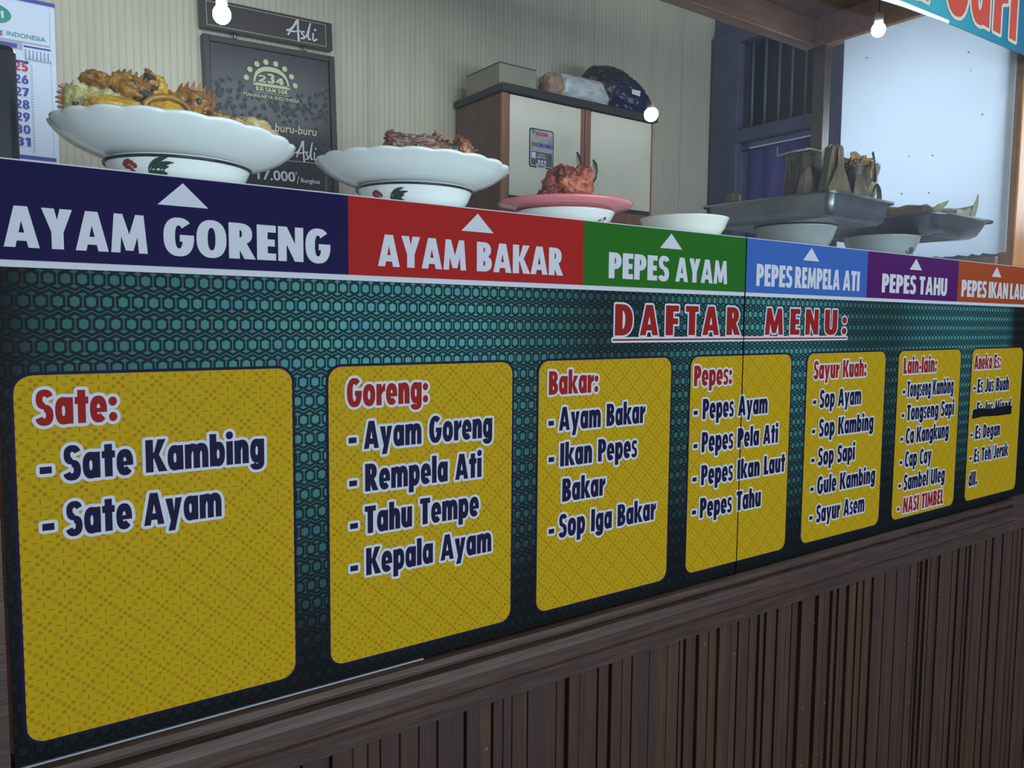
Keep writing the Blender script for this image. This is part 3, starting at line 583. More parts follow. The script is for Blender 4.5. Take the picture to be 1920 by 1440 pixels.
# ------------------------------------------------------------------ display case
dc = thing('display_case', (1.3, .35, SH), 'wooden framed glass display case standing on the food counter', 'display case')
TOPZ = Z0+1.03
b = MB(); b.box(.0, 2.47, .665, .715, Z0+.943, TOPZ, bev=.003); b.build('rear_beam', 'case_wood', dc)
b = MB(); b.box(2.44, 2.49, .03, .664, Z0+.935, TOPZ, bev=.003); b.build('side_beam', 'case_wood', dc)
b = MB(); b.box(.0, 2.49, .022, .06, Z0+.80, TOPZ, bev=.003); b.build('front_beam', 'case_wood', dc)
b = MB(); 
for k in range(7): b.box(.0, 2.49, .035+k*.098, .035+k*.098+.096, TOPZ+.0005, TOPZ+.012, bev=.002)
b.build('roof_planks', 'ceiling_wood', dc)
b = MB(); b.box(2.445, 2.485, .62, .664, SH, Z0+.934, bev=.003); b.build('rear_post', 'dark_wood', dc)
b = MB(); b.box(2.462, 2.56, -.002+.012, .05, Z0+.166, TOPZ, bev=.004); b.build('front_post', 'post_wood', dc)
b = MB(); b.box(.0, .04, .64, .664, SH, Z0+.943, bev=.003); b.build('rear_post', 'case_wood', dc)
b = MB(); b.box(2.445, 2.465, .05, .619, SH+.001, Z0+.195, bev=.002); b.build('side_rail', 'case_wood', dc)
b = MB(); b.box(.03, 2.455, .0095, .0135, SH+.001, Z0+.98); b.build('front_glass', 'glass', dc)
# white sheet pinned inside the right end
b = MB(); pts = [(.026, .985), (.026, .207)]
yy = .026
while yy < .545: yy += random.uniform(.006, .016); pts.append((min(yy, .55), .204+random.uniform(-.003, .004)-.0*yy))
pts.append((.552, .93)); pts.append((.5, .93))
b.prism(up([(y, min(z, .93)) for y, z in pts]), lambda a_, c_, d: (d, a_, c_), 2.4480, 2.4500)
tag(b.build('white_sheet', 'sheet'), 'bright white plastic sheet lining the right end of the display case', 'sheet')

# name banner above the glass
bn = thing('name_banner', (2.05, -.03, Z0+.72), 'teal hanging banner with big red cream-edged letters above the case', 'banner')
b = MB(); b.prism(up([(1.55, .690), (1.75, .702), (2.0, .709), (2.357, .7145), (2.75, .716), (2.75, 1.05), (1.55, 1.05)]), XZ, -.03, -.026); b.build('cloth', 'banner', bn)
b = MB(); b.prism(up([(1.55, .683), (1.75, .697), (1.95, .7055), (1.95, .713), (1.75, .708), (1.55, .697)]), XZ, -.0315, -.0305); b.build('lower_hem', 'film', bn, 'clear plastic hem')
b = MB()
def bglyph(pcs):
    for j, p in enumerate(pcs):
        q = [(a, Z0+c) for a, c in p]; b.poly([(a, -.0312-j*3e-5, c) for a, c in q], 0); outline(b, q, .0085, -.0307, 1, XZ)
bglyph([arc(1.795, .815, .052, .088, .012, .045, 0, 180), arc(1.795, .815, .052, .084, .012, .045, 180, 360), [(1.812, .735), (1.853, .733), (1.853, .90), (1.812, .90)]])
bglyph([arc(1.99, .935, .065, .085, .014, .040, 12, 272), arc(1.985, .815, .055, .085, .012, .045, -165, 80)])
bglyph([arc(2.098, .815, .048, .085, .012, .05, 0, 180), arc(2.098, .815, .048, .08, .012, .045, 180, 360), [(2.112, .74), (2.150, .738), (2.150, .90), (2.112, .90)]])
bglyph([[(2.172, .738), (2.212, .737), (2.212, .90), (2.172, .90)], [(2.20, .80), (2.222, .815), (2.246, .82), (2.246, .90), (2.20, .89)]])
bglyph([[(2.262, .738), (2.300, .737), (2.300, .90), (2.262, .90)]])
b.build('lettering', ['banner_red', 'banner_cream'], bn)

# ------------------------------------------------------------------ bulbs
def bulb(name, c, r, mat, label, cord_to, group=None, socket=True):
    t = thing(name, c, label, 'lamp', group)
    b = MB(); b.blob((c[0], c[1], c[2]), (r, r, r*1.08), amp=0, amp2=0, sub=4); b.build('bulb_globe', mat, t)
    b = MB(); b.lathe([(0, r*.9), (r*.62, r*.9), (r*.66, r*1.3), (r*.66, r*2.2), (r*.45, r*2.5), (0, r*2.5)], c, 20); b.build('socket', 'white_plastic', t)
    b = MB(); b.tube([(c[0], c[1], c[2]+r*2.4), (c[0], c[1], cord_to)], .0025, 8); b.build('cord', 'cable', t)
    return t
bulb('light_bulb', (.716, 1.5, Z0+.905), .026, 'bulb', 'glowing white bulb hanging in front of the dark coffee poster', 3.45)
bulb('light_bulb', (2.18, .278, Z0+.8285), .0185, 'bulb_small', 'glowing white bulb hanging under the case roof in front of the white sheet', TOPZ)
bulb('light_bulb', (1.0165*3, -2.0, Z0+.36*3), .034, 'bulb_out', 'glowing white bulb hung outside and seen reflected in the front glass', 3.45)

# ------------------------------------------------------------------ crockery
def bowl(c, r, zr, mat, label, line=True, group='bowls on the serving shelf'):
    h = Z0+zr-SH; t = thing('bowl', (c[0], c[1], SH), label, 'bowl', group)
    k = r/.097
    outer = [(0, .002), (.042*k, .002), (.044*k, 0), (.047*k, 0), (.047*k, .010), (.060*k, .022), (.074*k, .040), (.087*k, h*.72), (r-.002, h-.003), (r, h)]
    inner = [(r-.003, h-.001), (.082*k, h*.70), (.066*k, .044), (.045*k, .024), (0, .018)]
    b = MB(); b.lathe(outer+inner, (c[0], c[1], SH), 96); b.build('bowl_body', mat, t)
    if line:
        b = MB(); b.lathe([(r-.0012, h-.0052), (r+.0006, h-.0040), (r+.0010, h-.0015), (r-.001, h-.0012)], (c[0], c[1], SH), 96); b.build('rim_line', 'black_line', t)
    def surf(th, zrel, d=0.0):                        # point on the outer wall; th from the direction facing the street
        z = max(.022, min(h-.004, zrel)); rr_ = None
        for (ra, za), (rb, zb) in zip(outer[5:], outer[6:]):
            if za <= z <= zb+1e-6: rr_ = ra+(rb-ra)*(z-za)/(zb-za)
        rr_ = (rr_ or r)+.0006+d; a = R(-90)+th
        return (c[0]+rr_*math.cos(a), c[1]+rr_*math.sin(a), SH+z)
    return t, surf, h, r
def painted(b, surf, r, pts, mi):
    """flat motif painted on a bowl wall: pts in metres (sideways, height above the shelf)"""
    cen = (sum(p[0] for p in pts)/len(pts), sum(p[1] for p in pts)/len(pts))
    tris = geometry.tessellate_polygon([[Vector((p[0], p[1], 0)) for p in pts]])
    KN[0] += 1; b.add([surf(p[0]/r, p[1], (KN[0] % 13)*2.5e-5) for p in pts], tris, mi)
def rooster(t, surf, h, r, off, zo, k=1.0):
    b = MB(); S = lambda L: [(off+x*k, zo+z*k) for x, z in L]
    comb = [(-.030, .004), (-.033, .007), (-.031, .011), (-.027, .012), (-.024, .010)]
    painted(b, surf, r, S([(-.034, .000), (-.029, -.002), (-.027, -.009), (-.022, -.016), (-.006, -.019), (.008, -.017), (.002, -.012), (-.008, -.010), (-.014, -.004), (-.017, .003), (-.021, .008), (-.026, .008), (-.031, .006)]), 0)
    for x, z in ((-.030, .009), (-.026, .0115), (-.0215, .0125), (-.017, .0105), (-.013, .007)): painted(b, surf, r, S([(x+.0042*math.cos(q), z+.0035*math.sin(q)) for q in [R(d) for d in range(0, 360, 45)]]), 0)
    fe = [((.008, -.006), (.016, .015), (.036, .017)), ((.010, -.008), (.022, .012), (.044, .011)), ((.012, -.010), (.024, .007), (.037, .006)), ((.012, -.012), (.024, .002), (.034, -.002)), ((.012, -.014), (.022, -.002), (.033, -.009)), ((.010, -.016), (.020, -.008), (.028, -.017))]
    for p0, p1, p2 in fe:
        L = []; Rg = []
        for q in range(9):
            s_ = q/8; x = (1-s_)**2*p0[0]+2*s_*(1-s_)*p1[0]+s_*s_*p2[0]; z = (1-s_)**2*p0[1]+2*s_*(1-s_)*p1[1]+s_*s_*p2[1]
            wd = .0052*(1-s_)**.7+.0003; L.append((x-wd*.6, z+wd)); Rg.append((x+wd*.6, z-wd))
        for q in range(8): painted(b, surf, r, S([L[q], Rg[q], Rg[q+1], L[q+1]]), 1)
    painted(b, surf, r, S([(.002, -.018), (.004, -.006), (.010, .004), (.018, .004), (.020, -.008), (.016, -.018)]), 1)
    b.build('painted_rooster', ['rooster_red', 'rooster_green'], t, 'red and dark green rooster painted on the wall')
t, s1, h1, r1 = bowl((.281, .2), .097, .2125, 'porcelain', 'white rooster bowl with black rim line under the plate of fried chicken heads'); rooster(t, s1, h1, r1, -.072, .0475, .98)
t, s1, h1, r1 = bowl((.657, .2), .098, .2175, 'porcelain', 'white rooster bowl with black rim line under the plate of grilled chicken'); rooster(t, s1, h1, r1, -.101, .0485, .92)
t, s1, h1, r1 = bowl((.984, .2), .096, .2075, 'porcelain', 'white bowl holding up the pink plate', False)
b = MB()
for q in range(5): painted(b, s1, r1, [(.028+.010*math.cos(q*1.3)+.005*math.cos(R(d)), .040+.008*math.sin(q*1.3)+.004*math.sin(R(d))) for d in range(0, 360, 60)], q % 2)
b.build('painted_flower', ['rooster_red', 'rooster_green'], t)
bowl((1.317, .2), .096, .223, 'cream_bowl', 'empty cream bowl with no plate on it', False)
bowl((1.722, .205), .099, .2345, 'grey_bowl', 'pale grey bowl under the deep metal tray of upright leaf parcels', False)
t, s1, h1, r1 = bowl((2.115, .205), .099, .2375, 'grey_bowl', 'pale grey bowl with a dark tree motif under the shallow metal tray', False)
b = MB()
for q in range(7):
    a = R(25+22*q); painted(b, s1, r1, [(.000, .045), (.020*math.cos(a)-.004*math.sin(a), .045+.016*math.sin(a)+.003), (.026*math.cos(a), .045+.020*math.sin(a)), (.020*math.cos(a)+.004*math.sin(a), .045+.016*math.sin(a)-.003)], 0)
painted(b, s1, r1, [(-.003, .024), (.003, .024), (.002, .046), (-.002, .046)], 0)
b.build('painted_tree', ['rooster_green'], t)

def plate(c, r, zr, mat, label, base, scallop=20, tilt=0.0, group=None, flat=False):
    t = thing('plate', (c[0], c[1], Z0+base), label, 'plate', group); H = zr-base
    if flat: outer = [(0, .006), (.052, .006), (.054, .004), (.060, .004), (.074, .009), (.090, H*.50), (r*.80, H*.66), (r-.004, H-.006), (r, H-.001)]; inner = [(r-.002, H+.001), (r*.80, H*.80), (.085, H*.62), (.07, .013), (0, .010)]
    else: outer = [(0, .004), (.050, .004), (.053, .002), (.058, .002), (.066, .008), (.088, .0115), (.104, .0155), (.120, .0205), (.134, .0265), (.145, .0330), (.1525, .0395), (r-.0025, H-.0045), (r-.0002, H-.0008)]; inner = [(r-.0025, H+.001), (.149, H-.007), (.138, .0335), (.100, .020), (.07, .014), (0, .011)]
    no = len(outer)
    def wav(th, i):
        if not scallop: return (0, 0)
        k = {no-4: 0, no-3: .2, no-2: .7, no-1: 1, no: 1, no+1: .45, no+2: .15}.get(i, 0)
        s_ = abs(math.sin(th*scallop/2))
        return (k*(.0030*s_-.0018), k*(.0018*s_-.0009))
    b = MB(); b.lathe(outer+inner, (c[0], c[1], Z0+base), 240 if scallop else 96, wav); b.build('plate_body', mat, t)
    t.rotation_euler = (0, tilt, 0); return t
plate((.278, .2), .1595, .2515, 'porcelain', 'white scalloped plate piled with fried yellow chicken heads', .2030, tilt=R(2.2), group='white scalloped plates')
plate((.654, .2), .1610, .2545, 'porcelain', 'white scalloped plate holding brown grilled chicken', .2075, tilt=R(.8), group='white scalloped plates')
plate((.984, .2), .1305, .2240, 'pink', 'pink plate with a red cooked chicken piece', .1965, 0, flat=True)

# ------------------------------------------------------------------ metal trays
def rr2(x0, x1, y0, y1, r, z, n=8): return [(p[0], p[1], z) for p in rrect(x0, x1, y0, y1, r, n)]
def tray(name, x0, x1, y0, y1, zr, dep, fl, rad, slope, label, yaw_=0.0, ribs=False):
    cx, cy = (x0+x1)/2, (y0+y1)/2; zt = Z0+zr; zb = zt-dep
    t = thing(name, (cx, cy, zb), label, 'tray', None)
    L = [(0, -.0045, rad), (0.0, 0, rad), (fl, .0, rad*.9), (fl+.002, -.003, rad*.9)]
    ou = []
    for ins, dz, r_ in [(.0005, -.004, rad), (0, -.001, rad), (.001, 0, rad), (fl, -.0012, rad*.85), (fl+.0015, -.004, rad*.85), (fl+slope*.35, -dep*.45, rad*.85), (fl+slope*.7, -dep*.82, rad*.8), (fl+slope+.006, -dep+.001, rad*.7), (fl+slope+.016, -dep+.0012, rad*.5)]:
        ou.append(rr2(x0+ins, x1-ins, y0+ins, y1-ins, max(r_, .004), zt+dz))
    b = MB(); b.loft(ou, False); n = len(ou[0]); b.add(ou[-1], [tuple(range(n))], 0)
    # underside skin
    un_ = [[(cx+(p[0]-cx)*(1+.0035*(i > 2)), cy+(p[1]-cy)*(1+.0035*(i > 2)), p[2]-.0014) for p in r_] for i, r_ in enumerate(ou)]
    b.loft(un_, False); b.add(un_[-1], [tuple(reversed(range(n)))], 0)
    if ribs:
        for q in range(4): b.tube([(x0+.07+.06*q, y0+.06, zb-.0022), (x0+.07+.06*q, y1-.06, zb-.0022)], .0018, 6)
    b.build('tray_body', 'alu', t); t.rotation_euler = (0, 0, yaw_); return t
tray('deep_tray', 1.568, 1.864, .021, .378, .291, .054, .010, .022, .012, 'deep dull metal tray of upright banana leaf parcels', R(3.5))
tray('shallow_tray', 2.078, 2.425, .034, .41, .291, .049, .014, .045, .026, 'shallow shiny metal tray of flat banana leaf parcels at the right end', R(2), True)

# ------------------------------------------------------------------ food
def frame(f, u):
    f = Vector(f).normalized(); u = Vector(u); s_ = u.cross(f).normalized(); u = f.cross(s_)
    return Matrix((f, s_, u)).transposed()
def chicken_head(c, f, u, k, skin, label, seed, combk=1.0, beak=True, neck=(-.032, 0, -.008)):
    c = Vector((c[0], c[1], Z0+c[2])); rot = frame(f, u).to_4x4(); X4 = Matrix.Translation(c)@rot@Matrix.Scale(k, 4)
    t = thing('fried_chicken', c, label, 'fried chicken', 'fried chicken heads')
    b = MB(); b.blob((0, 0, 0), (.025, .019, .019), amp=.26, fr=2.2, seed=seed, sub=5, amp2=.09); b.blob(neck, (.026, .016, .015) if neck[0] < 0 else (.018, .016, .026), amp=.36, fr=2.6, seed=seed+3, sub=5, amp2=.11)
    for s_ in (-1, 1): b.blob((.004, s_*.012, -.006), (.012, .008, .009), amp=.2, seed=seed+s_, sub=3)
    b.xf(X4).build('head', skin, t)
    if beak:
        b = MB(); n = 12
        def cone(p0, p1, w_, h_, drop):
            rings = []
            for i in range(7):
                s_ = i/6; q = (1-s_)**.8; p = Vector(p0).lerp(Vector(p1), s_); p.z -= drop*s_*s_
                rings.append([p+Vector((0, w_*q*math.cos(2*math.pi*j/n), h_*q*math.sin(2*math.pi*j/n))) for j in range(n)])
            b.loft(rings, True)
        cone((.014, 0, .003), (.054, 0, .001), .0115, .0085, .009); cone((.014, 0, -.010), (.046, 0, -.020), .0095, .0055, .0)
        b.xf(X4).build('beak', 'beak', t, 'dark grey beak')
    if combk:
        b = MB(); pts = [(-.024, .010)]
        for i in range(7):
            x = -.022+.0072*i; hgt = (.016+.012*math.sin(i/6*math.pi))*combk
            pts += [(x-.0008, .012+hgt*.50), (x+.0022, .013+hgt), (x+.005, .012+hgt*.48)]
        pts += [(.028, .006), (.0, .004)]
        b.prism(pts[::-1], lambda a_, c_, d: (a_, d+.002*math.sin(a_*190), c_), -.0022, .0022); b.xf(X4).build('comb', 'comb', t, 'brown toothed comb')
    for s_ in (-1, 1):
        b = MB(); b.blob((.009, s_*.0165, .005), (.0045, .0028, .0045), amp=0, sub=2); b.xf(X4).build('eye', 'eye', t)
    return t
chicken_head((.152, .160, .273), (.1, -.15, -1), (-1, .12, .12), .92, 'pale_skin', 'pale fried chicken head lying on its side with its comb over the left rim', 1, .55, False, (0, 0, -.03))
chicken_head((.213, .180, .303), (.84, -.45, -.36), (.35, .05, .93), .98, 'fried_brown', 'golden fried chicken head with dark beak pointing down right atop the pile', 4, .55)
chicken_head((.205, .195, .288), (-.85, .1, .42), (.4, .1, .9), .86, 'fried', 'fried chicken head at the back of the pile with dark beak pointing left', 9, .75)
chicken_head((.258, .235, .325), (-.45, -.85, .25), (-.1, .35, .9), .92, 'fried', 'bright yellow fried chicken head at the very top of the pile', 12, .4)
chicken_head((.306, .225, .306), (.85, -.3, -.28), (.3, -.1, .95), 1.06, 'fried_brown', 'brown fried chicken head with long toothed comb at the right of the pile', 15, .75, False)
chicken_head((.255, .17, .275), (.2, -.9, -.2), (-.2, .3, .9), .95, 'fried', 'fried chicken head buried in the middle of the pile', 22, .3)
chicken_head((.300, .165, .272), (.7, -.6, -.35), (.1, .5, .9), .85, 'fried', 'small fried chicken head low on the right front of the pile', 29, .45)
def lump(name, c, rad, mat, label, cat, seed, amp=.2, fr=2.2, rot=(0, 0, 0), amp2=.07, group=None, extra=None, sub=5):
    from mathutils import Euler
    b = MB(); b.blob((c[0], c[1], Z0+c[2]), rad, Euler(rot).to_matrix(), amp, fr, seed, sub, 0, amp2)
    if extra: extra(b)
    return tag(b.build(name, mat if isinstance(mat, list) else [mat]), label, cat, group)
lump('fried_chicken_neck', (.190, .125, .262), (.036, .024, .0145), 'fried', 'smooth pale yellow fried neck piece at the front of the plate', 'chicken', 31, .22, 1.8, (0, R(-4), .1))
def rimx(b):
    pts = [(.246+.030*math.cos(R(a)), .106-.004*math.sin(R(a)), Z0+.260+.0215*math.sin(R(a))) for a in range(8, 175, 9)]; b.tube(pts, .0035, 8, 1)
lump('fried_gizzard', (.246, .116, .261), (.030, .020, .0195), ['fried', 'fried_brown'], 'rounded fried gizzard with a brown ridge at the front of the plate', 'chicken', 37, .12, 2, extra=rimx)
lump('fried_chicken_skin', (.318, .150, .268), (.019, .017, .016), 'fried_brown', 'small dark fried scrap beside the gizzard', 'chicken', 41, .4, 2.6, amp2=.2)
lump('fried_tofu', (.352, .16, .263), (.016, .014, .012), 'fried', 'small bright yellow fried crumb near the right of the pile', 'food', 44, .4, 3, amp2=.25)
lump('fried_tempe', (.396, .222, .280), (.037, .022, .019), 'tempe', 'pale crusty fried piece alone on the right side of the plate', 'food', 47, .25, 2.4, (0, R(12), .2), .12)
# grilled chicken
def crumbs(c0, c1, n, s_, seed, mi=1):
    rnd = random.Random(seed)
    def f(b):
        for i in range(n):
            q = rnd.random(); p = [c0[k]+(c1[k]-c0[k])*q+rnd.uniform(-1, 1)*(.014, .012, .006)[k] for k in range(3)]
            b.blob((p[0], p[1], Z0+p[2]-.003), (s_*rnd.uniform(.6, 1.3), s_*rnd.uniform(.6, 1.2), s_*rnd.uniform(.3, .55)), Matrix.Rotation(rnd.uniform(0, 3), 3, 'Z')@Matrix.Rotation(rnd.uniform(-.7, .7), 3, 'X'), .5, 2, i, 2, mi)
    return f
def logx(b):
    b.blob((.612, .165, Z0+.286), (.024, .017, .013), None, .35, 2.6, 61, 4, 0, .2); b.blob((.596, .17, Z0+.296), (.008, .008, .007), None, .5, 3, 63, 3, 0, .2)
    crumbs((.605, .155, .295), (.69, .155, .298), 30, .0045, 5)(b); crumbs((.66, .15, .303), (.70, .16, .303), 16, .0055, 6)(b); crumbs((.595, .15, .28), (.69, .14, .276), 12, .004, 8)(b)
lump('grilled_chicken', (.645, .16, .282), (.056, .022, .0165), ['grilled', 'shred'], 'long brown grilled chicken piece strewn with shreds on the second plate', 'chicken', 51, .28, 2.4, (0, R(-3), 0), .14, extra=logx)
lump('grilled_chicken', (.706, .175, .281), (.024, .020, .021), ['grilled_dark', 'shred'], 'charred black grilled piece between two browner pieces', 'chicken', 55, .25, 2.4, amp2=.12, extra=crumbs((.705, .16, .279), (.715, .155, .285), 9, .0045, 9))
lump('grilled_chicken', (.736, .172, .287), (.017, .017, .026), ['glazed', 'shred'], 'glossy orange brown chicken drumstick end at the right of the second plate', 'chicken', 58, .22, 2.2, (0, R(-28), 0), .12, extra=lambda b: (b.blob((.750, .17, Z0+.270), (.016, .015, .014), None, .3, 3, 60, 4, 0, .2), crumbs((.728, .16, .302), (.762, .158, .268), 22, .0035, 12)(b)))
# red chicken on pink plate
def redx(b):
    b.blob((.953, .175, Z0+.276), (.017, .02, .013), None, .35, 2.5, 72, 4, 1, .2); b.blob((1.000, .17, Z0+.273), (.020, .024, .021), None, .3, 2.6, 73, 4, 0, .2)
    b.blob((.952, .172, Z0+.262), (.012, .012, .009), None, .4, 2.5, 75, 4, 1, .2); b.blob((.99, .172, Z0+.256), (.034, .02, .024), None, .3, 3, 77, 4, 0, .2); b.blob((1.020, .18, Z0+.250), (.010, .014, .011), None, .5, 3, 79, 3, 0, .2)
lump('red_chicken', (.976, .195, .262), (.043, .038, .034), ['red_meat', 'red_dark'], 'large reddish brown chicken piece on the pink plate', 'chicken', 70, .28, 2.0, (0, 0, .3), .12, extra=redx)
lump('red_chicken_scrap', (.934, .19, .238), (.022, .018, .0145), 'red_dark', 'small dark red scrap left of the big red chicken piece', 'chicken', 81, .3, 2.6, (0, R(-25), 0), .15)
# banana leaf parcels
def leafloft(b, base, top, n=40, layers=9, lean=(0, 0), jag=.01, seed=0, pin=1.0, mi=0, twist=0.0, fl=.06):
    """a folded leaf standing open at the top: base/top = (cx,cy,half x,half y,z)"""
    rnd = random.Random(seed); jz = [rnd.uniform(-jag, jag) for _ in range(n)]; ph = rnd.uniform(0, 6); rings = []
    for a_ in range(layers):
        s_ = a_/(layers-1); ring_ = []
        for i in range(n):
            th = 2*math.pi*i/n+twist*s_
            hx = base[2]+(top[2]-base[2])*s_; hy = base[3]+(top[3]-base[3])*s_
            x, y = sup(th, hx, hy, 2.6); k = 1+fl*math.sin(th*3+ph)*s_+fl*.5*math.sin(th*7+ph*2)*s_+.07*noise.noise(Vector((math.cos(th)*2+seed, math.sin(th)*2, s_*2)))
            cx = base[0]+(top[0]-base[0])*s_; cy = base[1]+(top[1]-base[1])*s_
            z = base[4]+(top[4]-base[4])*s_+(jz[i] if a_ == layers-1 else jz[i]*.6 if a_ == layers-2 else 0)
            ring_.append((cx+x*k, cy+y*k, Z0+z))
        rings.append(ring_)
    b.loft(rings, False, mi); n_ = len(rings[0]); b.add(rings[0], [tuple(reversed(range(n_)))], mi)
    inn = [[((p[0]-base[0]-(top[0]-base[0])*q/(layers-1))*.94+base[0]+(top[0]-base[0])*q/(layers-1), (p[1]-base[1]-(top[1]-base[1])*q/(layers-1))*.94+base[1]+(top[1]-base[1])*q/(layers-1), p[2]+.0005) for p in r_] for q, r_ in enumerate(rings)]
    b.loft(inn, False, mi)
def flap(b, pts, th=.0012, curl=0, mi=0):
    """a leaf flap through a grid of 3D points (rows)"""
    n = len(pts[0]); vs = [p for r_ in pts for p in r_]; fs = [(a*n+i, a*n+i+1, (a+1)*n+i+1, (a+1)*n+i) for a in range(len(pts)-1) for i in range(n-1)]
    b.add([(x, y, Z0+z) for x, y, z in vs], fs, mi, True); b.add([(x+th*.5, y+th, Z0+z) for x, y, z in vs], [tuple(reversed(f)) for f in fs], mi, True)
PG = 'banana leaf parcels in the deep tray'
def parcel(loc, label, group): return thing('leaf_parcel', (loc[0], loc[1], Z0+loc[2]), label, 'leaf parcel', group)
TB = .2405
# left standing parcel (blocky pillow)
t = parcel((1.70, .17, TB), 'blocky brown leaf parcel with flat folded top at the left of the pile', PG)
b = MB(); leafloft(b, (1.70, .172, .047, .046, TB), (1.703, .172, .044, .038, .401), 48, 10, seed=3, jag=.002, fl=.02); b.build('leaf_wrap', 'leaf_dark', t)
b = MB(); b.blob((1.70, .172, Z0+.386), (.042, .036, .016), None, .25, 2, 4, 4, 0, .1); b.build('filling', 'leaf_dark', t)
b = MB(); flap(b, [[(1.640, .150, .250), (1.655, .120, .246), (1.700, .117, .246)], [(1.645, .152, .300), (1.657, .122, .300), (1.688, .119, .298)], [(1.652, .150, .338), (1.660, .126, .345), (1.675, .122, .335)], [(1.658, .140, .362), (1.662, .130, .366), (1.667, .128, .360)]]); b.build('leaf_flap', 'leaf', t)
b = MB(); flap(b, [[(1.652, .215, .404), (1.652, .170, .408), (1.660, .128, .409), (1.70, .125, .407), (1.745, .128, .397)], [(1.653, .215, .400), (1.653, .170, .404), (1.661, .127, .405), (1.70, .124, .403), (1.745, .127, .393)]]); b.tube([(1.652, .213, Z0+.400), (1.651, .213, Z0+.424)], .001, 6); b.build('leaf_edge', 'leaf_pale', t, 'pale dry leaf edge')
b = MB(); b.tube([(1.702, .118, Z0+.345), (1.730, .116, Z0+.356)], .0017, 6); b.build('pin_stick', 'stick', t)
# middle cone
t = parcel((1.685, .072, TB), 'tall olive leaf parcel twisted to a point in the middle of the pile', PG)
b = MB(); leafloft(b, (1.690, .088, .062, .024, TB), (1.690, .086, .017, .012, .408), 40, 12, seed=8, jag=.005, twist=.7, fl=.03); b.build('leaf_wrap', 'leaf', t)
b = MB(); flap(b, [[(1.620, .062, .268), (1.682, .058, .268), (1.748, .059, .268)], [(1.640, .064, .31), (1.684, .058, .312), (1.726, .062, .310)], [(1.672, .064, .36), (1.684, .060, .362), (1.698, .064, .360)], [(1.678, .068, .400), (1.688, .065, .407), (1.700, .068, .402)]]); b.build('leaf_flap', 'leaf', t)
b = MB(); flap(b, [[(1.664, .10, .372), (1.684, .10, .376)], [(1.664, .10, .392), (1.684, .098, .400)], [(1.674, .10, .405), (1.696, .095, .417)]]); b.build('leaf_tip', 'leaf_pale', t)
# right torn parcel
t = parcel((1.80, .078, TB), 'torn dark leaf parcel with yellow filling showing at the right of the pile', PG)
b = MB(); leafloft(b, (1.786, .094, .040, .028, TB), (1.797, .088, .056, .036, .380), 56, 10, seed=14, jag=.009, fl=.04); b.build('leaf_wrap', 'leaf_dark', t)
b = MB(); b.blob((1.785, .082, Z0+.374), (.044, .030, .020), None, .35, 3, 9, 5, 0, .25); b.build('filling', 'filling', t)
b = MB(); flap(b, [[(1.732, .062, .270), (1.765, .060, .268), (1.80, .058, .268)], [(1.730, .058, .300), (1.760, .046, .305), (1.785, .046, .290)], [(1.735, .056, .345), (1.750, .052, .348), (1.765, .052, .330)]]); b.build('leaf_flap', 'leaf', t)
b = MB(); flap(b, [[(1.738, .075, .37), (1.752, .068, .372), (1.770, .068, .37)], [(1.738, .073, .388), (1.754, .064, .393), (1.772, .064, .388)], [(1.742, .078, .400), (1.756, .072, .404), (1.772, .072, .398)]]); b.build('leaf_flap', 'filling', t)
b = MB(); flap(b, [[(1.800, .060, .280), (1.828, .072, .285)], [(1.806, .052, .31), (1.848, .070, .315)], [(1.810, .050, .345), (1.862, .076, .350)], [(1.806, .052, .385), (1.852, .080, .388)], [(1.804, .056, .408), (1.844, .084, .412)]]); b.build('leaf_flap', 'leaf_dark', t)
b = MB(); rows = []
for a_ in range(9):
    th = R(-20+200*a_/8); rows.append([(1.812+.022*math.cos(th), .060-.004*q, .309+.032*math.sin(th)-.003*q) for q in range(4)])
flap(b, rows); b.build('leaf_curl', 'leaf_pale', t, 'pale curled leaf strip')
b = MB(); flap(b, [[(1.765, .046, .362), (1.776, .045, .364)], [(1.768, .042, .378), (1.781, .042, .376)], [(1.770, .042, .350), (1.778, .042, .348)], [(1.769, .042, .338), (1.776, .042, .337)]]); b.build('filling_strip', 'filling', t)
t = parcel((1.79, .17, TB), 'dark leaf parcel standing behind the twisted and the torn parcels', PG)
b = MB(); leafloft(b, (1.79, .165, .048, .040, TB), (1.792, .165, .044, .034, .405), 44, 9, seed=21, jag=.004, fl=.03); b.build('leaf_wrap', 'leaf', t)
b = MB(); b.blob((1.792, .165, Z0+.396), (.040, .030, .016), None, .3, 2.4, 6, 4, 0, .15); b.build('filling', 'filling', t)
# far little rolls
for cx, cy, hh, lab in ((1.618, .315, .318, 'little rolled leaf parcel at the far left corner of the deep tray'), (1.675, .305, .309, 'lowest small leaf parcel barely showing over the rim of the deep tray')):
    t = parcel((cx, cy, TB), lab, PG)
    b = MB(); leafloft(b, (cx, cy, .022, .018, TB), (cx, cy, .020, .015, hh), 30, 6, seed=int(cx*100), jag=.005); b.build('leaf_wrap', 'leaf', t)
    b = MB(); b.blob((cx, cy, Z0+hh-.012), (.016, .012, .009), None, .4, 3, 5, 3, 0, .2); b.build('filling', 'leaf_pale', t)
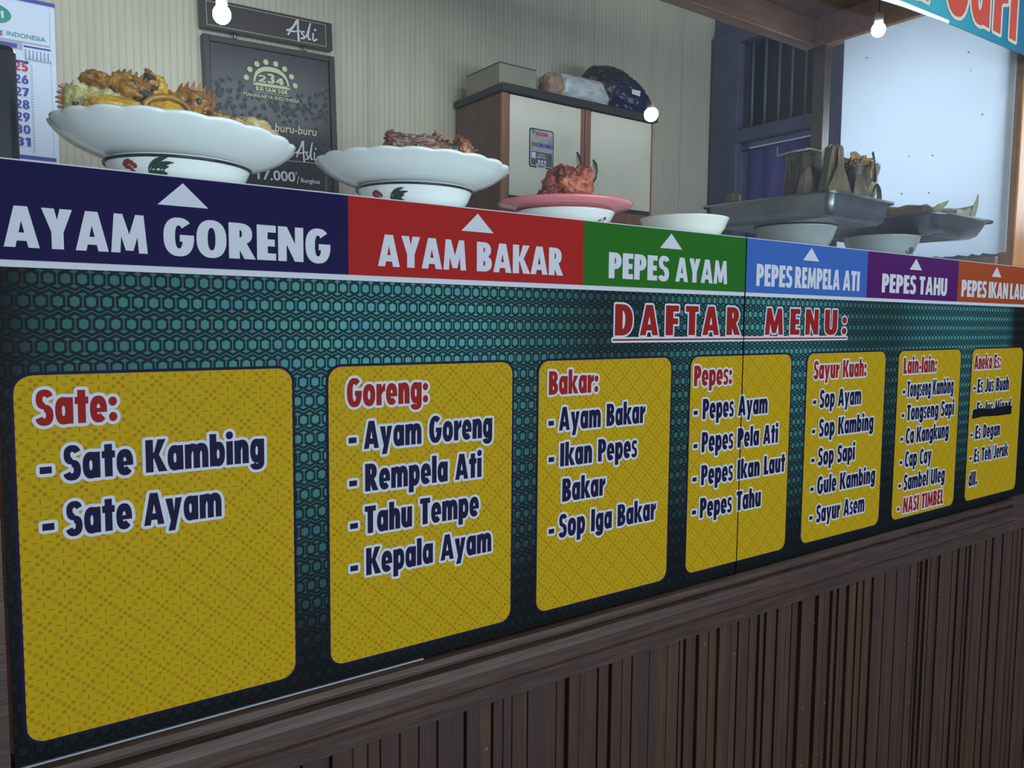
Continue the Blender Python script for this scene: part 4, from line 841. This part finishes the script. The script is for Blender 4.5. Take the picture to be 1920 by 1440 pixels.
# shallow tray parcels: long flat rolls
def flatroll(t, p0, p1, w0, h0, mat, seed, tip=None):
    b = MB(); rings = []; n = 28; L = 16; p0 = Vector(p0); p1 = Vector(p1); d = (p1-p0).normalized(); sd = Vector((-d.y, d.x, 0)).normalized()
    for a_ in range(L+1):
        s_ = a_/L; k = min(1, .35+s_*5, .30+(1-s_)*4); c = p0.lerp(p1, s_)
        if tip: c = c+Vector(tip)*max(0, (s_-.72)/.28)**1.6
        rings.append([tuple(c+sd*(sup(2*math.pi*i/n, w0*k, 1)[0])+Vector((0, 0, Z0+sup(2*math.pi*i/n, 1, h0*k)[1]*(1+.18*noise.noise(Vector((s_*5, i*.35, seed))))+h0))) for i in range(n)])
    b.loft(rings, True, 0); b.build('leaf_wrap', mat, t); return rings
PF = 'flat leaf parcels in the shallow tray'
t = parcel((2.14, .12, .244), 'flat pale brown leaf parcel at the left of the shallow tray', PF)
flatroll(t, (2.125, .215, .268), (2.190, .095, .272), .036, .027, 'leaf', 5)
b = MB(); flap(b, [[(2.118, .07, .298), (2.150, .066, .298)], [(2.12, .06, .312), (2.16, .055, .315)], [(2.165, .06, .325), (2.185, .06, .330)]]); b.build('leaf_flap', 'leaf_pale', t)
t = parcel((2.28, .1, .244), 'long flat leaf parcel with upturned pointed tip in the shallow tray', PF)
flatroll(t, (2.180, .110, .272), (2.335, .095, .274), .030, .023, 'leaf', 9, (.012, -.01, .028))
b = MB(); flap(b, [[(2.236, .066, .294), (2.285, .063, .292), (2.33, .063, .295)], [(2.236, .064, .312), (2.285, .060, .311), (2.332, .062, .320)], [(2.24, .07, .315), (2.285, .066, .312), (2.335, .07, .332)]]); b.build('leaf_flap', 'leaf_pale', t)
b = MB(); flap(b, [[(2.305, .06, .300), (2.338, .062, .300)], [(2.318, .06, .328), (2.350, .062, .330)], [(2.336, .062, .345), (2.357, .064, .347)], [(2.353, .066, .362), (2.358, .066, .364)]]); b.build('leaf_tip', 'leaf_pale', t)
t = parcel((2.22, .3, .244), 'leaf parcel hidden at the back of the shallow tray', PF)
flatroll(t, (2.15, .31, .262), (2.33, .29, .262), .045, .022, 'leaf', 17)
b = MB(); flap(b, [[(2.20, .25, .300), (2.225, .25, .300)], [(2.202, .25, .332), (2.225, .25, .334)]]); b.build('leaf_flap', 'leaf_pale', t)

# ------------------------------------------------------------------ black upright box at the left end
t = thing('black_container', (.01, .33, SH), 'tall glossy black box standing at the left end of the serving shelf', 'container')
b = MB(); b.box(-.06, .096, .285, .40, SH, Z0+.365, bev=.010); b.build('container_body', 'black_gloss', t)

# ------------------------------------------------------------------ coffee poster
ps = thing('coffee_poster', (1.03, 1.98, Z0+.2), 'dark framed coffee poster with 234 emblem hanging on the ribbed wall', 'poster')
YF = 1.972
b = MB(); b.box(.80, 1.255, YF, 1.995, Z0+.20, Z0+.985); b.build('poster_face', 'poster_face', ps)
b = MB(); b.box(.782, .805, 1.962, 1.997, Z0+.18, Z0+1.003, bev=.002); b.box(1.25, 1.272, 1.962, 1.997, Z0+.18, Z0+1.003, bev=.002); b.box(.8055, 1.2495, 1.962, 1.997, Z0+.982, Z0+1.003, bev=.002); b.box(.8055, 1.2495, 1.962, 1.997, Z0+.18, Z0+.202, bev=.002); b.build('frame', 'poster_frame', ps)
YP = YF-.0006
b = MB(); rnd = random.Random(5)
def bean(x, z, s_, a, y):
    ca, sa = math.cos(a), math.sin(a); E2 = lambda p, q: (x+p*ca-q*sa, y, Z0+z+p*sa+q*ca)
    b.poly([E2(s_*math.cos(k*.52), s_*.66*math.sin(k*.52)) for k in range(12)], 0)
    for sg_ in (1, -1): b.add([E2(-s_*.75, sg_*s_*.10), E2(-s_*.1, sg_*s_*.22), E2(s_*.75, sg_*s_*.12), E2(s_*.1, sg_*s_*.05)], [(0, 1, 2, 3)], 1)
    b.add([E2(-s_*.5, s_*.45), E2(0, s_*.58), E2(s_*.5, s_*.45), E2(0, s_*.48)], [(0, 1, 2, 3)], 1)
for i in range(150):
    x = rnd.uniform(.815, 1.24); z = rnd.gauss(.80, .045)
    if not .72 < z < .91 or (.955 < x < 1.095 and z > .825): continue
    bean(x, z, rnd.uniform(.009, .014), rnd.uniform(0, 3.1), YP-.00002*i)
b.build('bean_print', ['bean_print', 'bean_light'], ps, 'printed coffee beans'); b = MB()
for i in range(16): bean(rnd.uniform(1.21, 1.245), rnd.uniform(.50, .72), rnd.uniform(.009, .013), rnd.uniform(0, 3.1), YP-.003+.0001*i+.0005)
b.build('bean_print', ['bean_print', 'bean_light'], ps, 'printed coffee beans')
YQ = YF-.0042
b = MB()
for i in range(8):
    a = R(168-i*22.6); x = 1.021+.093*math.cos(a); z = .858+.084*math.sin(a)
    b.poly([(x+(.0115 if k % 2 else .0085)*math.cos(k*math.pi/8), YQ, Z0+z+(.0115 if k % 2 else .0085)*math.sin(k*math.pi/8)) for k in range(16)])
o_ = arc(1.022, .860, .067, .066, .060, .049, 0, 180, 20)
b.poly([(x, YQ, Z0+z) for x, z in o_]); b.poly([(x, YQ, Z0+z) for x, z in [(.953, .853), (1.091, .853), (1.091, .864), (.953, .864)]])
glyphs(b, '2', .974, 1.002, Z0+.867, .025, YQ); glyphs(b, '3', 1.007, 1.035, Z0+.867, .034, YQ); glyphs(b, '4', 1.039, 1.069, Z0+.867, .024, YQ)
glyphs(b, 'DJI SAM', .963, 1.037, Z0+.835, .0155, YQ, track=.09); glyphs(b, 'SOE', 1.045, 1.081, Z0+.835, .0155, YQ, track=.09)
b.build('emblem', 'gold_print', ps); b = MB()
b.poly([(x, YQ, Z0+z) for x, z in [(.955, .8285), (1.09, .8285), (1.09, .8298), (.955, .8298)]])
ftext(b, 'MAHAKARYA INDONESIA', .917, 1.128, Z0+.8105, .0125, YQ, bold=.012)
b.build('tagline', 'gold_print', ps); b = MB()
ftext(b, 'Gak usah buru-buru', .868, 1.190, Z0+.696, .030, YQ, bold=.012, shear=.12)
b.build('slogan', 'gold_print', ps); b = MB()
ftext(b, 'ada yang', .955, 1.098, Z0+.640, .024, YQ, bold=.012, shear=.12)
b.build('slogan', 'gold_print', ps)
b = MB()
ftext(b, '17.000', .955, 1.098, Z0+.517, .036, YQ, bold=.02); ftext(b, '*', 1.098, 1.108, Z0+.535, .02, YQ); ftext(b, '/', 1.104, 1.114, Z0+.51, .03, YQ); ftext(b, 'Bungkus', 1.120, 1.196, Z0+.517, .016, YQ, bold=.015)
for x0_, x1_, z0_, z1_ in ((.86, 1.222, .5925, .5940), (.86, 1.222, .4885, .4895), (1.2212, 1.222, .4885, .594)): b.poly([(x0_, YQ, Z0+z0_), (x1_, YQ, Z0+z0_), (x1_, YQ, Z0+z1_), (x0_, YQ, Z0+z1_)])
def asli(x0_, x1_, z, h, y, wd):
    k = (x1_-x0_); P2 = lambda L: [(x0_+p*k, Z0+z+q*h) for p, q in L]
    stroke(b, P2([(0, .38), (.08, .40), (.20, .62), (.32, .98), (.36, 1.0), (.35, .60), (.36, .02), (.37, -.08)]), wd, y)
    stroke(b, P2([(.02, .14), (.12, .40), (.28, .80), (.34, .98)]), wd*.8, y); stroke(b, P2([(-.02, .36), (.2, .36), (.42, .46)]), wd*.7, y)
    stroke(b, P2([(.56, .46), (.48, .44), (.47, .34), (.55, .24), (.54, .10), (.44, .06)]), wd*.8, y); stroke(b, P2([(.55, .12), (.62, .20), (.76, .92), (.78, .98)]), wd*.7, y)
    stroke(b, P2([(.76, .92), (.68, .30), (.70, .10), (.76, .10)]), wd*.8, y); stroke(b, P2([(.86, .46), (.84, .14), (.88, .06), (.98, .18)]), wd*.8, y); stroke(b, P2([(.92, .66), (.94, .70)]), wd, y)
asli(1.105, 1.190, .600, .070, YQ, .006)
b.build('white_lettering', 'pale_print', ps)
b = MB(); b.box(.779, 1.266, 1.962, 1.995, Z0+1.024, Z0+1.125, bev=.002); o = b.build('header_board', 'poster_frame', ps)
b = MB()
for x0_, x1_, z0_, z1_ in ((.798, 1.24, 1.114, 1.1155), (.798, 1.24, 1.034, 1.0355), (.798, .7995, 1.034, 1.1155), (1.2385, 1.24, 1.034, 1.1155)): b.poly([(x0_, 1.9612, Z0+z0_), (x1_, 1.9612, Z0+z0_), (x1_, 1.9612, Z0+z1_), (x0_, 1.9612, Z0+z1_)])
b.build('gold_border', 'gold_print', o)
b = MB(); asli(1.088, 1.205, 1.043, .066, 1.9606, .0075); b.build('white_lettering', 'pale_print', o)
b = MB()
for x in (.897, 1.158):
    b = MB(); b.tube([(x, 1.972, Z0+1.0), (x, 1.972, Z0+1.03)], .0055, 10); b.build('steel_pin', 'alu', ps)
ps.rotation_euler = (0, -R(1.7), 0); ps.location.x += .0225

# ------------------------------------------------------------------ calendar
cl = thing('wall_calendar', (.16, 1.99, Z0+.49), 'white wall calendar with big blue numbers and green oval emblem', 'calendar')
b = MB(); b.box(-.02, .331, 1.988, 1.996, Z0+.490, Z0+.990); b.build('calendar_sheet', 'paper', cl)
YC = 1.9872
def qd(x0_, x1_, z0_, z1_, y=YC, mi=0): b.poly([(x0_, y, Z0+z0_), (x1_, y, Z0+z0_), (x1_, y, Z0+z1_), (x0_, y, Z0+z1_)], mi)
b = MB(); b.box(-.025, .333, 1.984, 1.998, Z0+.985, Z0+.995); b.build('top_strip', 'cal_blue', cl)
b = MB(); qd(-.01, .314, .835, .862); qd(.245, .318, .806, .812); 
for x in (.259, ): qd(x, x+.001, .515, .80)
for x in (.316,): qd(x, x+.001, .515, .98)
for z in (.765, .727, .689, .651, .613, .575, .537): qd(.15, .258, z, z+.0008)
b.build('grey_print', 'paper_grey', cl)
b = MB(); qd(-.01, .225, .838, .851, YC-.0004); qd(.15, .255, .796, .803, YC-.0004); qd(-.01, .322, .499, .511, YC-.0004)
for z in (.845,): qd(.243, .317, z, z+.006, YC-.0006)
for i, t in enumerate(['26', '27', '28', '29', '30', '31']): glyphs(b, t, .214, .253, Z0+.7315-.0385*i, .027, YC-.0004, track=.08)
for r_ in range(5):
    for c_ in range(7): qd(.246+.0103*c_, .2495+.0103*c_, .834-.0055*r_, .8372-.0055*r_, YC-.0009)
for i in range(32): qd(.262, .2645, .790-.0086*i, .7925-.0086*i, YC-.0004)
b.build('blue_print', 'cal_blue', cl)
b = MB(); qd(.240, .319, .820, .856, YC-.0005); b.build('mini_month', 'paper', cl)
b = MB(); glyphs(b, '25', .214, .253, Z0+.7700, .028, YC-.0004, track=.08); glyphs(b, '5', .172, .186, Z0+.866, .014, YC-.0004); b.build('red_print', 'cal_red', cl)
b = MB(); ftext(b, 'PRODUK INDONESIA', .112, .304, Z0+.872, .0135, YC-.0004, bold=.01); b.poly([(.163+.050*math.cos(k*.1963), YC-.0004, Z0+.932+.030*math.sin(k*.1963)) for k in range(32)]); b.build('green_print', 'cal_green', cl)
b = MB(); glyphs(b, 'PI', .172, .193, Z0+.921, .022, YC-.0009); b.build('emblem_letters', 'paper', cl)

# ------------------------------------------------------------------ cabinet
cb = thing('storage_cabinet', (2.25, 1.8, 0), 'brown cabinet with two cream doors standing against the ribbed wall', 'cabinet')
CL, CR, CF, CB = 1.836, 2.678, 1.64, 1.985
b = MB(); b.box(CL, CL+.022, CF+.02, CB, 0, Z0+.905); b.box(CR-.022, CR, CF+.02, CB, 0, Z0+.905); b.box(CL+.022, CR-.022, CB-.012, CB, 0, Z0+.905); b.box(CL+.022, CR-.022, CF+.04, CB-.012, Z0+.44, Z0+.46); b.box(CL+.022, CR-.022, CF+.03, CF+.045, 0, Z0+.44); b.build('carcass', 'cab_wood', cb)
b = MB(); b.box(CL, CL+.034, CF, CF+.0195, 0, Z0+.905, bev=.003); b.box(2.243, 2.268, CF, CF+.0195, Z0+.50, Z0+.905, bev=.003); b.box(2.272, 2.298, CF, CF+.0195, Z0+.50, Z0+.905, bev=.003); b.box(CR-.014, CR, CF, CF+.0195, Z0+.0, Z0+.905, bev=.003); b.build('front_stiles', 'cab_trim', cb)
b = MB(); b.box(CL-.012, CR+.012, CF-.02, CB, Z0+.906, Z0+.936, bev=.004); b.build('top_board', 'cab_top', cb)
b = MB(); b.box(CL+.035, CR-.015, CF+.004, CF+.018, Z0+.488, Z0+.502); b.build('lower_rail', 'cab_top', cb)
b = MB(); b.box(CL+.035, CR-.015, CF, CF+.018, 0, Z0+.4875, bev=.002); b.build('lower_panel', 'cab_trim', cb)
def door(xa, xb, hx, hz):
    b = MB(); b.box(xa, xb, CF-.004, CF+.018, Z0+.505, Z0+.900, bev=.002); o = b.build('door', 'cab_door', cb)
    b = MB(); b.tube([(hx, CF-.006, Z0+hz+.048), (hx+.003, CF-.018, Z0+hz+.030), (hx+.007, CF-.022, Z0+hz), (hx+.003, CF-.018, Z0+hz-.030), (hx, CF-.006, Z0+hz-.048)], .0048, 8, taper=[.8, 1.1, .9, 1.1, .8]); b.build('handle', 'dark_metal', o); return o
d1 = door(CL+.036, 2.241, 2.222, .668); door(2.300, CR-.016, 2.314, .648)
b = MB(); q = rrect(1.968, 2.094, Z0+.628, Z0+.784, .010); b.prism(q, XZ, 1.6345, 1.6355, 0); b.prism(rrect(1.972, 2.090, Z0+.632, Z0+.780, .008), XZ, 1.6338, 1.6346, 1)
b.prism(rrect(1.977, 2.086, Z0+.637, Z0+.692, .004), XZ, 1.6333, 1.6339, 4); b.prism(rrect(2.005, 2.052, Z0+.626, Z0+.645, .002), XZ, 1.6325, 1.6330, 2); b.prism(rrect(1.979, 2.0, Z0+.664, Z0+.688, .003), XZ, 1.6325, 1.6330, 2)
for k in range(3): b.prism(rrect(2.012+.016*k, 2.022+.016*k, Z0+.648, Z0+.660, .002), XZ, 1.6325, 1.6330, 2)
for k in range(9): b.prism([(2.010+.0042*k, Z0+.629), (2.012+.0042*k, Z0+.629), (2.012+.0042*k, Z0+.641), (2.010+.0042*k, Z0+.641)], XZ, 1.6318, 1.6322, 0)
b.prism([(2.07, Z0+.674), (2.081, Z0+.685), (2.086, Z0+.672), (2.076, Z0+.660)], XZ, 1.6325, 1.6330, 5)
glyphs(b, 'MAXIM', 2.000, 2.062, Z0+.757, .014, 1.6328, 3); glyphs(b, '10', 1.978, 1.999, Z0+.712, .015, 1.6328, 3); glyphs(b, 'COLORS', 2.001, 2.088, Z0+.712, .015, 1.6328, 5)
ftext(b, '7 INCH', 2.012, 2.046, Z0+.679, .006, 1.6325, 2, .02); ftext(b, '200 PCS', 2.006, 2.052, Z0+.668, .007, 1.6325, 2, .03)
b.poly([(1.987+.009*math.cos(k*.5236), 1.6328, Z0+.771+.010*math.sin(k*.5236)) for k in range(12)], 6)
b.build('sticker', ['print_black', 'sticker', 'paper', 'cal_red', 'sticker_dark', 'cal_blue', 'cal_green'], d1, 'grey product sticker with black border')
# things on the cabinet
CT = Z0+.936
t = thing('carton_box', (1.93, 1.72, CT), 'plain grey beige carton box on the left of the cabinet top', 'box')
b = MB(); b.box(1.832, 2.015, 1.655, 1.90, CT, CT+.083, bev=.002); b.build('box_body', 'carton', t)
b = MB(); b.box(1.831, 2.016, 1.654, 1.901, CT+.0835, CT+.0875, bev=.001); b.build('box_lid', 'carton_edge', t, 'dark top edge')
t = thing('wrapped_bundle', (2.2, 1.68, CT), 'clear plastic wrapped white bundle with a brown end on the cabinet top', 'bundle')
def rollx(x0_, x1_, r0_, r1_, y, mat, name, seed, zsc=.85):
    b = MB(); rings = []; n = 40
    for a_ in range(17):
        s_ = a_/16; x = x0_+(x1_-x0_)*s_; r_ = (r0_+(r1_-r0_)*s_)*min(1, .72+s_*4, .62+(1-s_)*2.2)
        rings.append([(x+.004*math.sin(i), y+r_*math.cos(2*math.pi*i/n)*(1+.10*noise.noise(Vector((s_*6, i*.5, seed)))), max(CT+.001, CT+r_*zsc+r_*zsc*math.sin(2*math.pi*i/n)*(1+.12*noise.noise(Vector((s_*6+9, i*.5, seed)))))) for i in range(n)])
    b.loft(rings, True); return b.build(name, mat, t)
rollx(2.080, 2.165, .046, .050, 1.690, 'paper_roll', 'brown_end', 3, 1.05); rollx(2.152, 2.415, .053, .056, 1.688, 'clear_wrap', 'plastic_wrap', 7, 1.02)
t = thing('plastic_bag', (2.55, 1.74, CT), 'bulging black and navy plastic bag on the right of the cabinet top', 'bag')
b = MB(); b.blob((2.545, 1.81, CT+.110), (.150, .110, .128), None, .20, 1.5, 5, 6, 0, .05)
b.v = [(x, y, max(z, CT+.001)) for x, y, z in b.v]; b.build('black_part', 'black_bag', t)
b = MB(); b.blob((2.600, 1.735, CT+.075), (.125, .080, .095), Matrix.Rotation(R(18), 3, 'Y'), .16, 1.6, 11, 6, 0, .045)
b.v = [(x, y, max(z, CT+.001)) for x, y, z in b.v]; b.build('navy_part', 'navy_bag', t, 'navy blue lower part of the bag')
b = MB(); b.poly([(2.545, 1.645, CT+.080), (2.59, 1.640, CT+.075), (2.595, 1.642, CT+.100), (2.548, 1.648, CT+.102)]); b.build('paper_scrap', 'white_plastic', t)
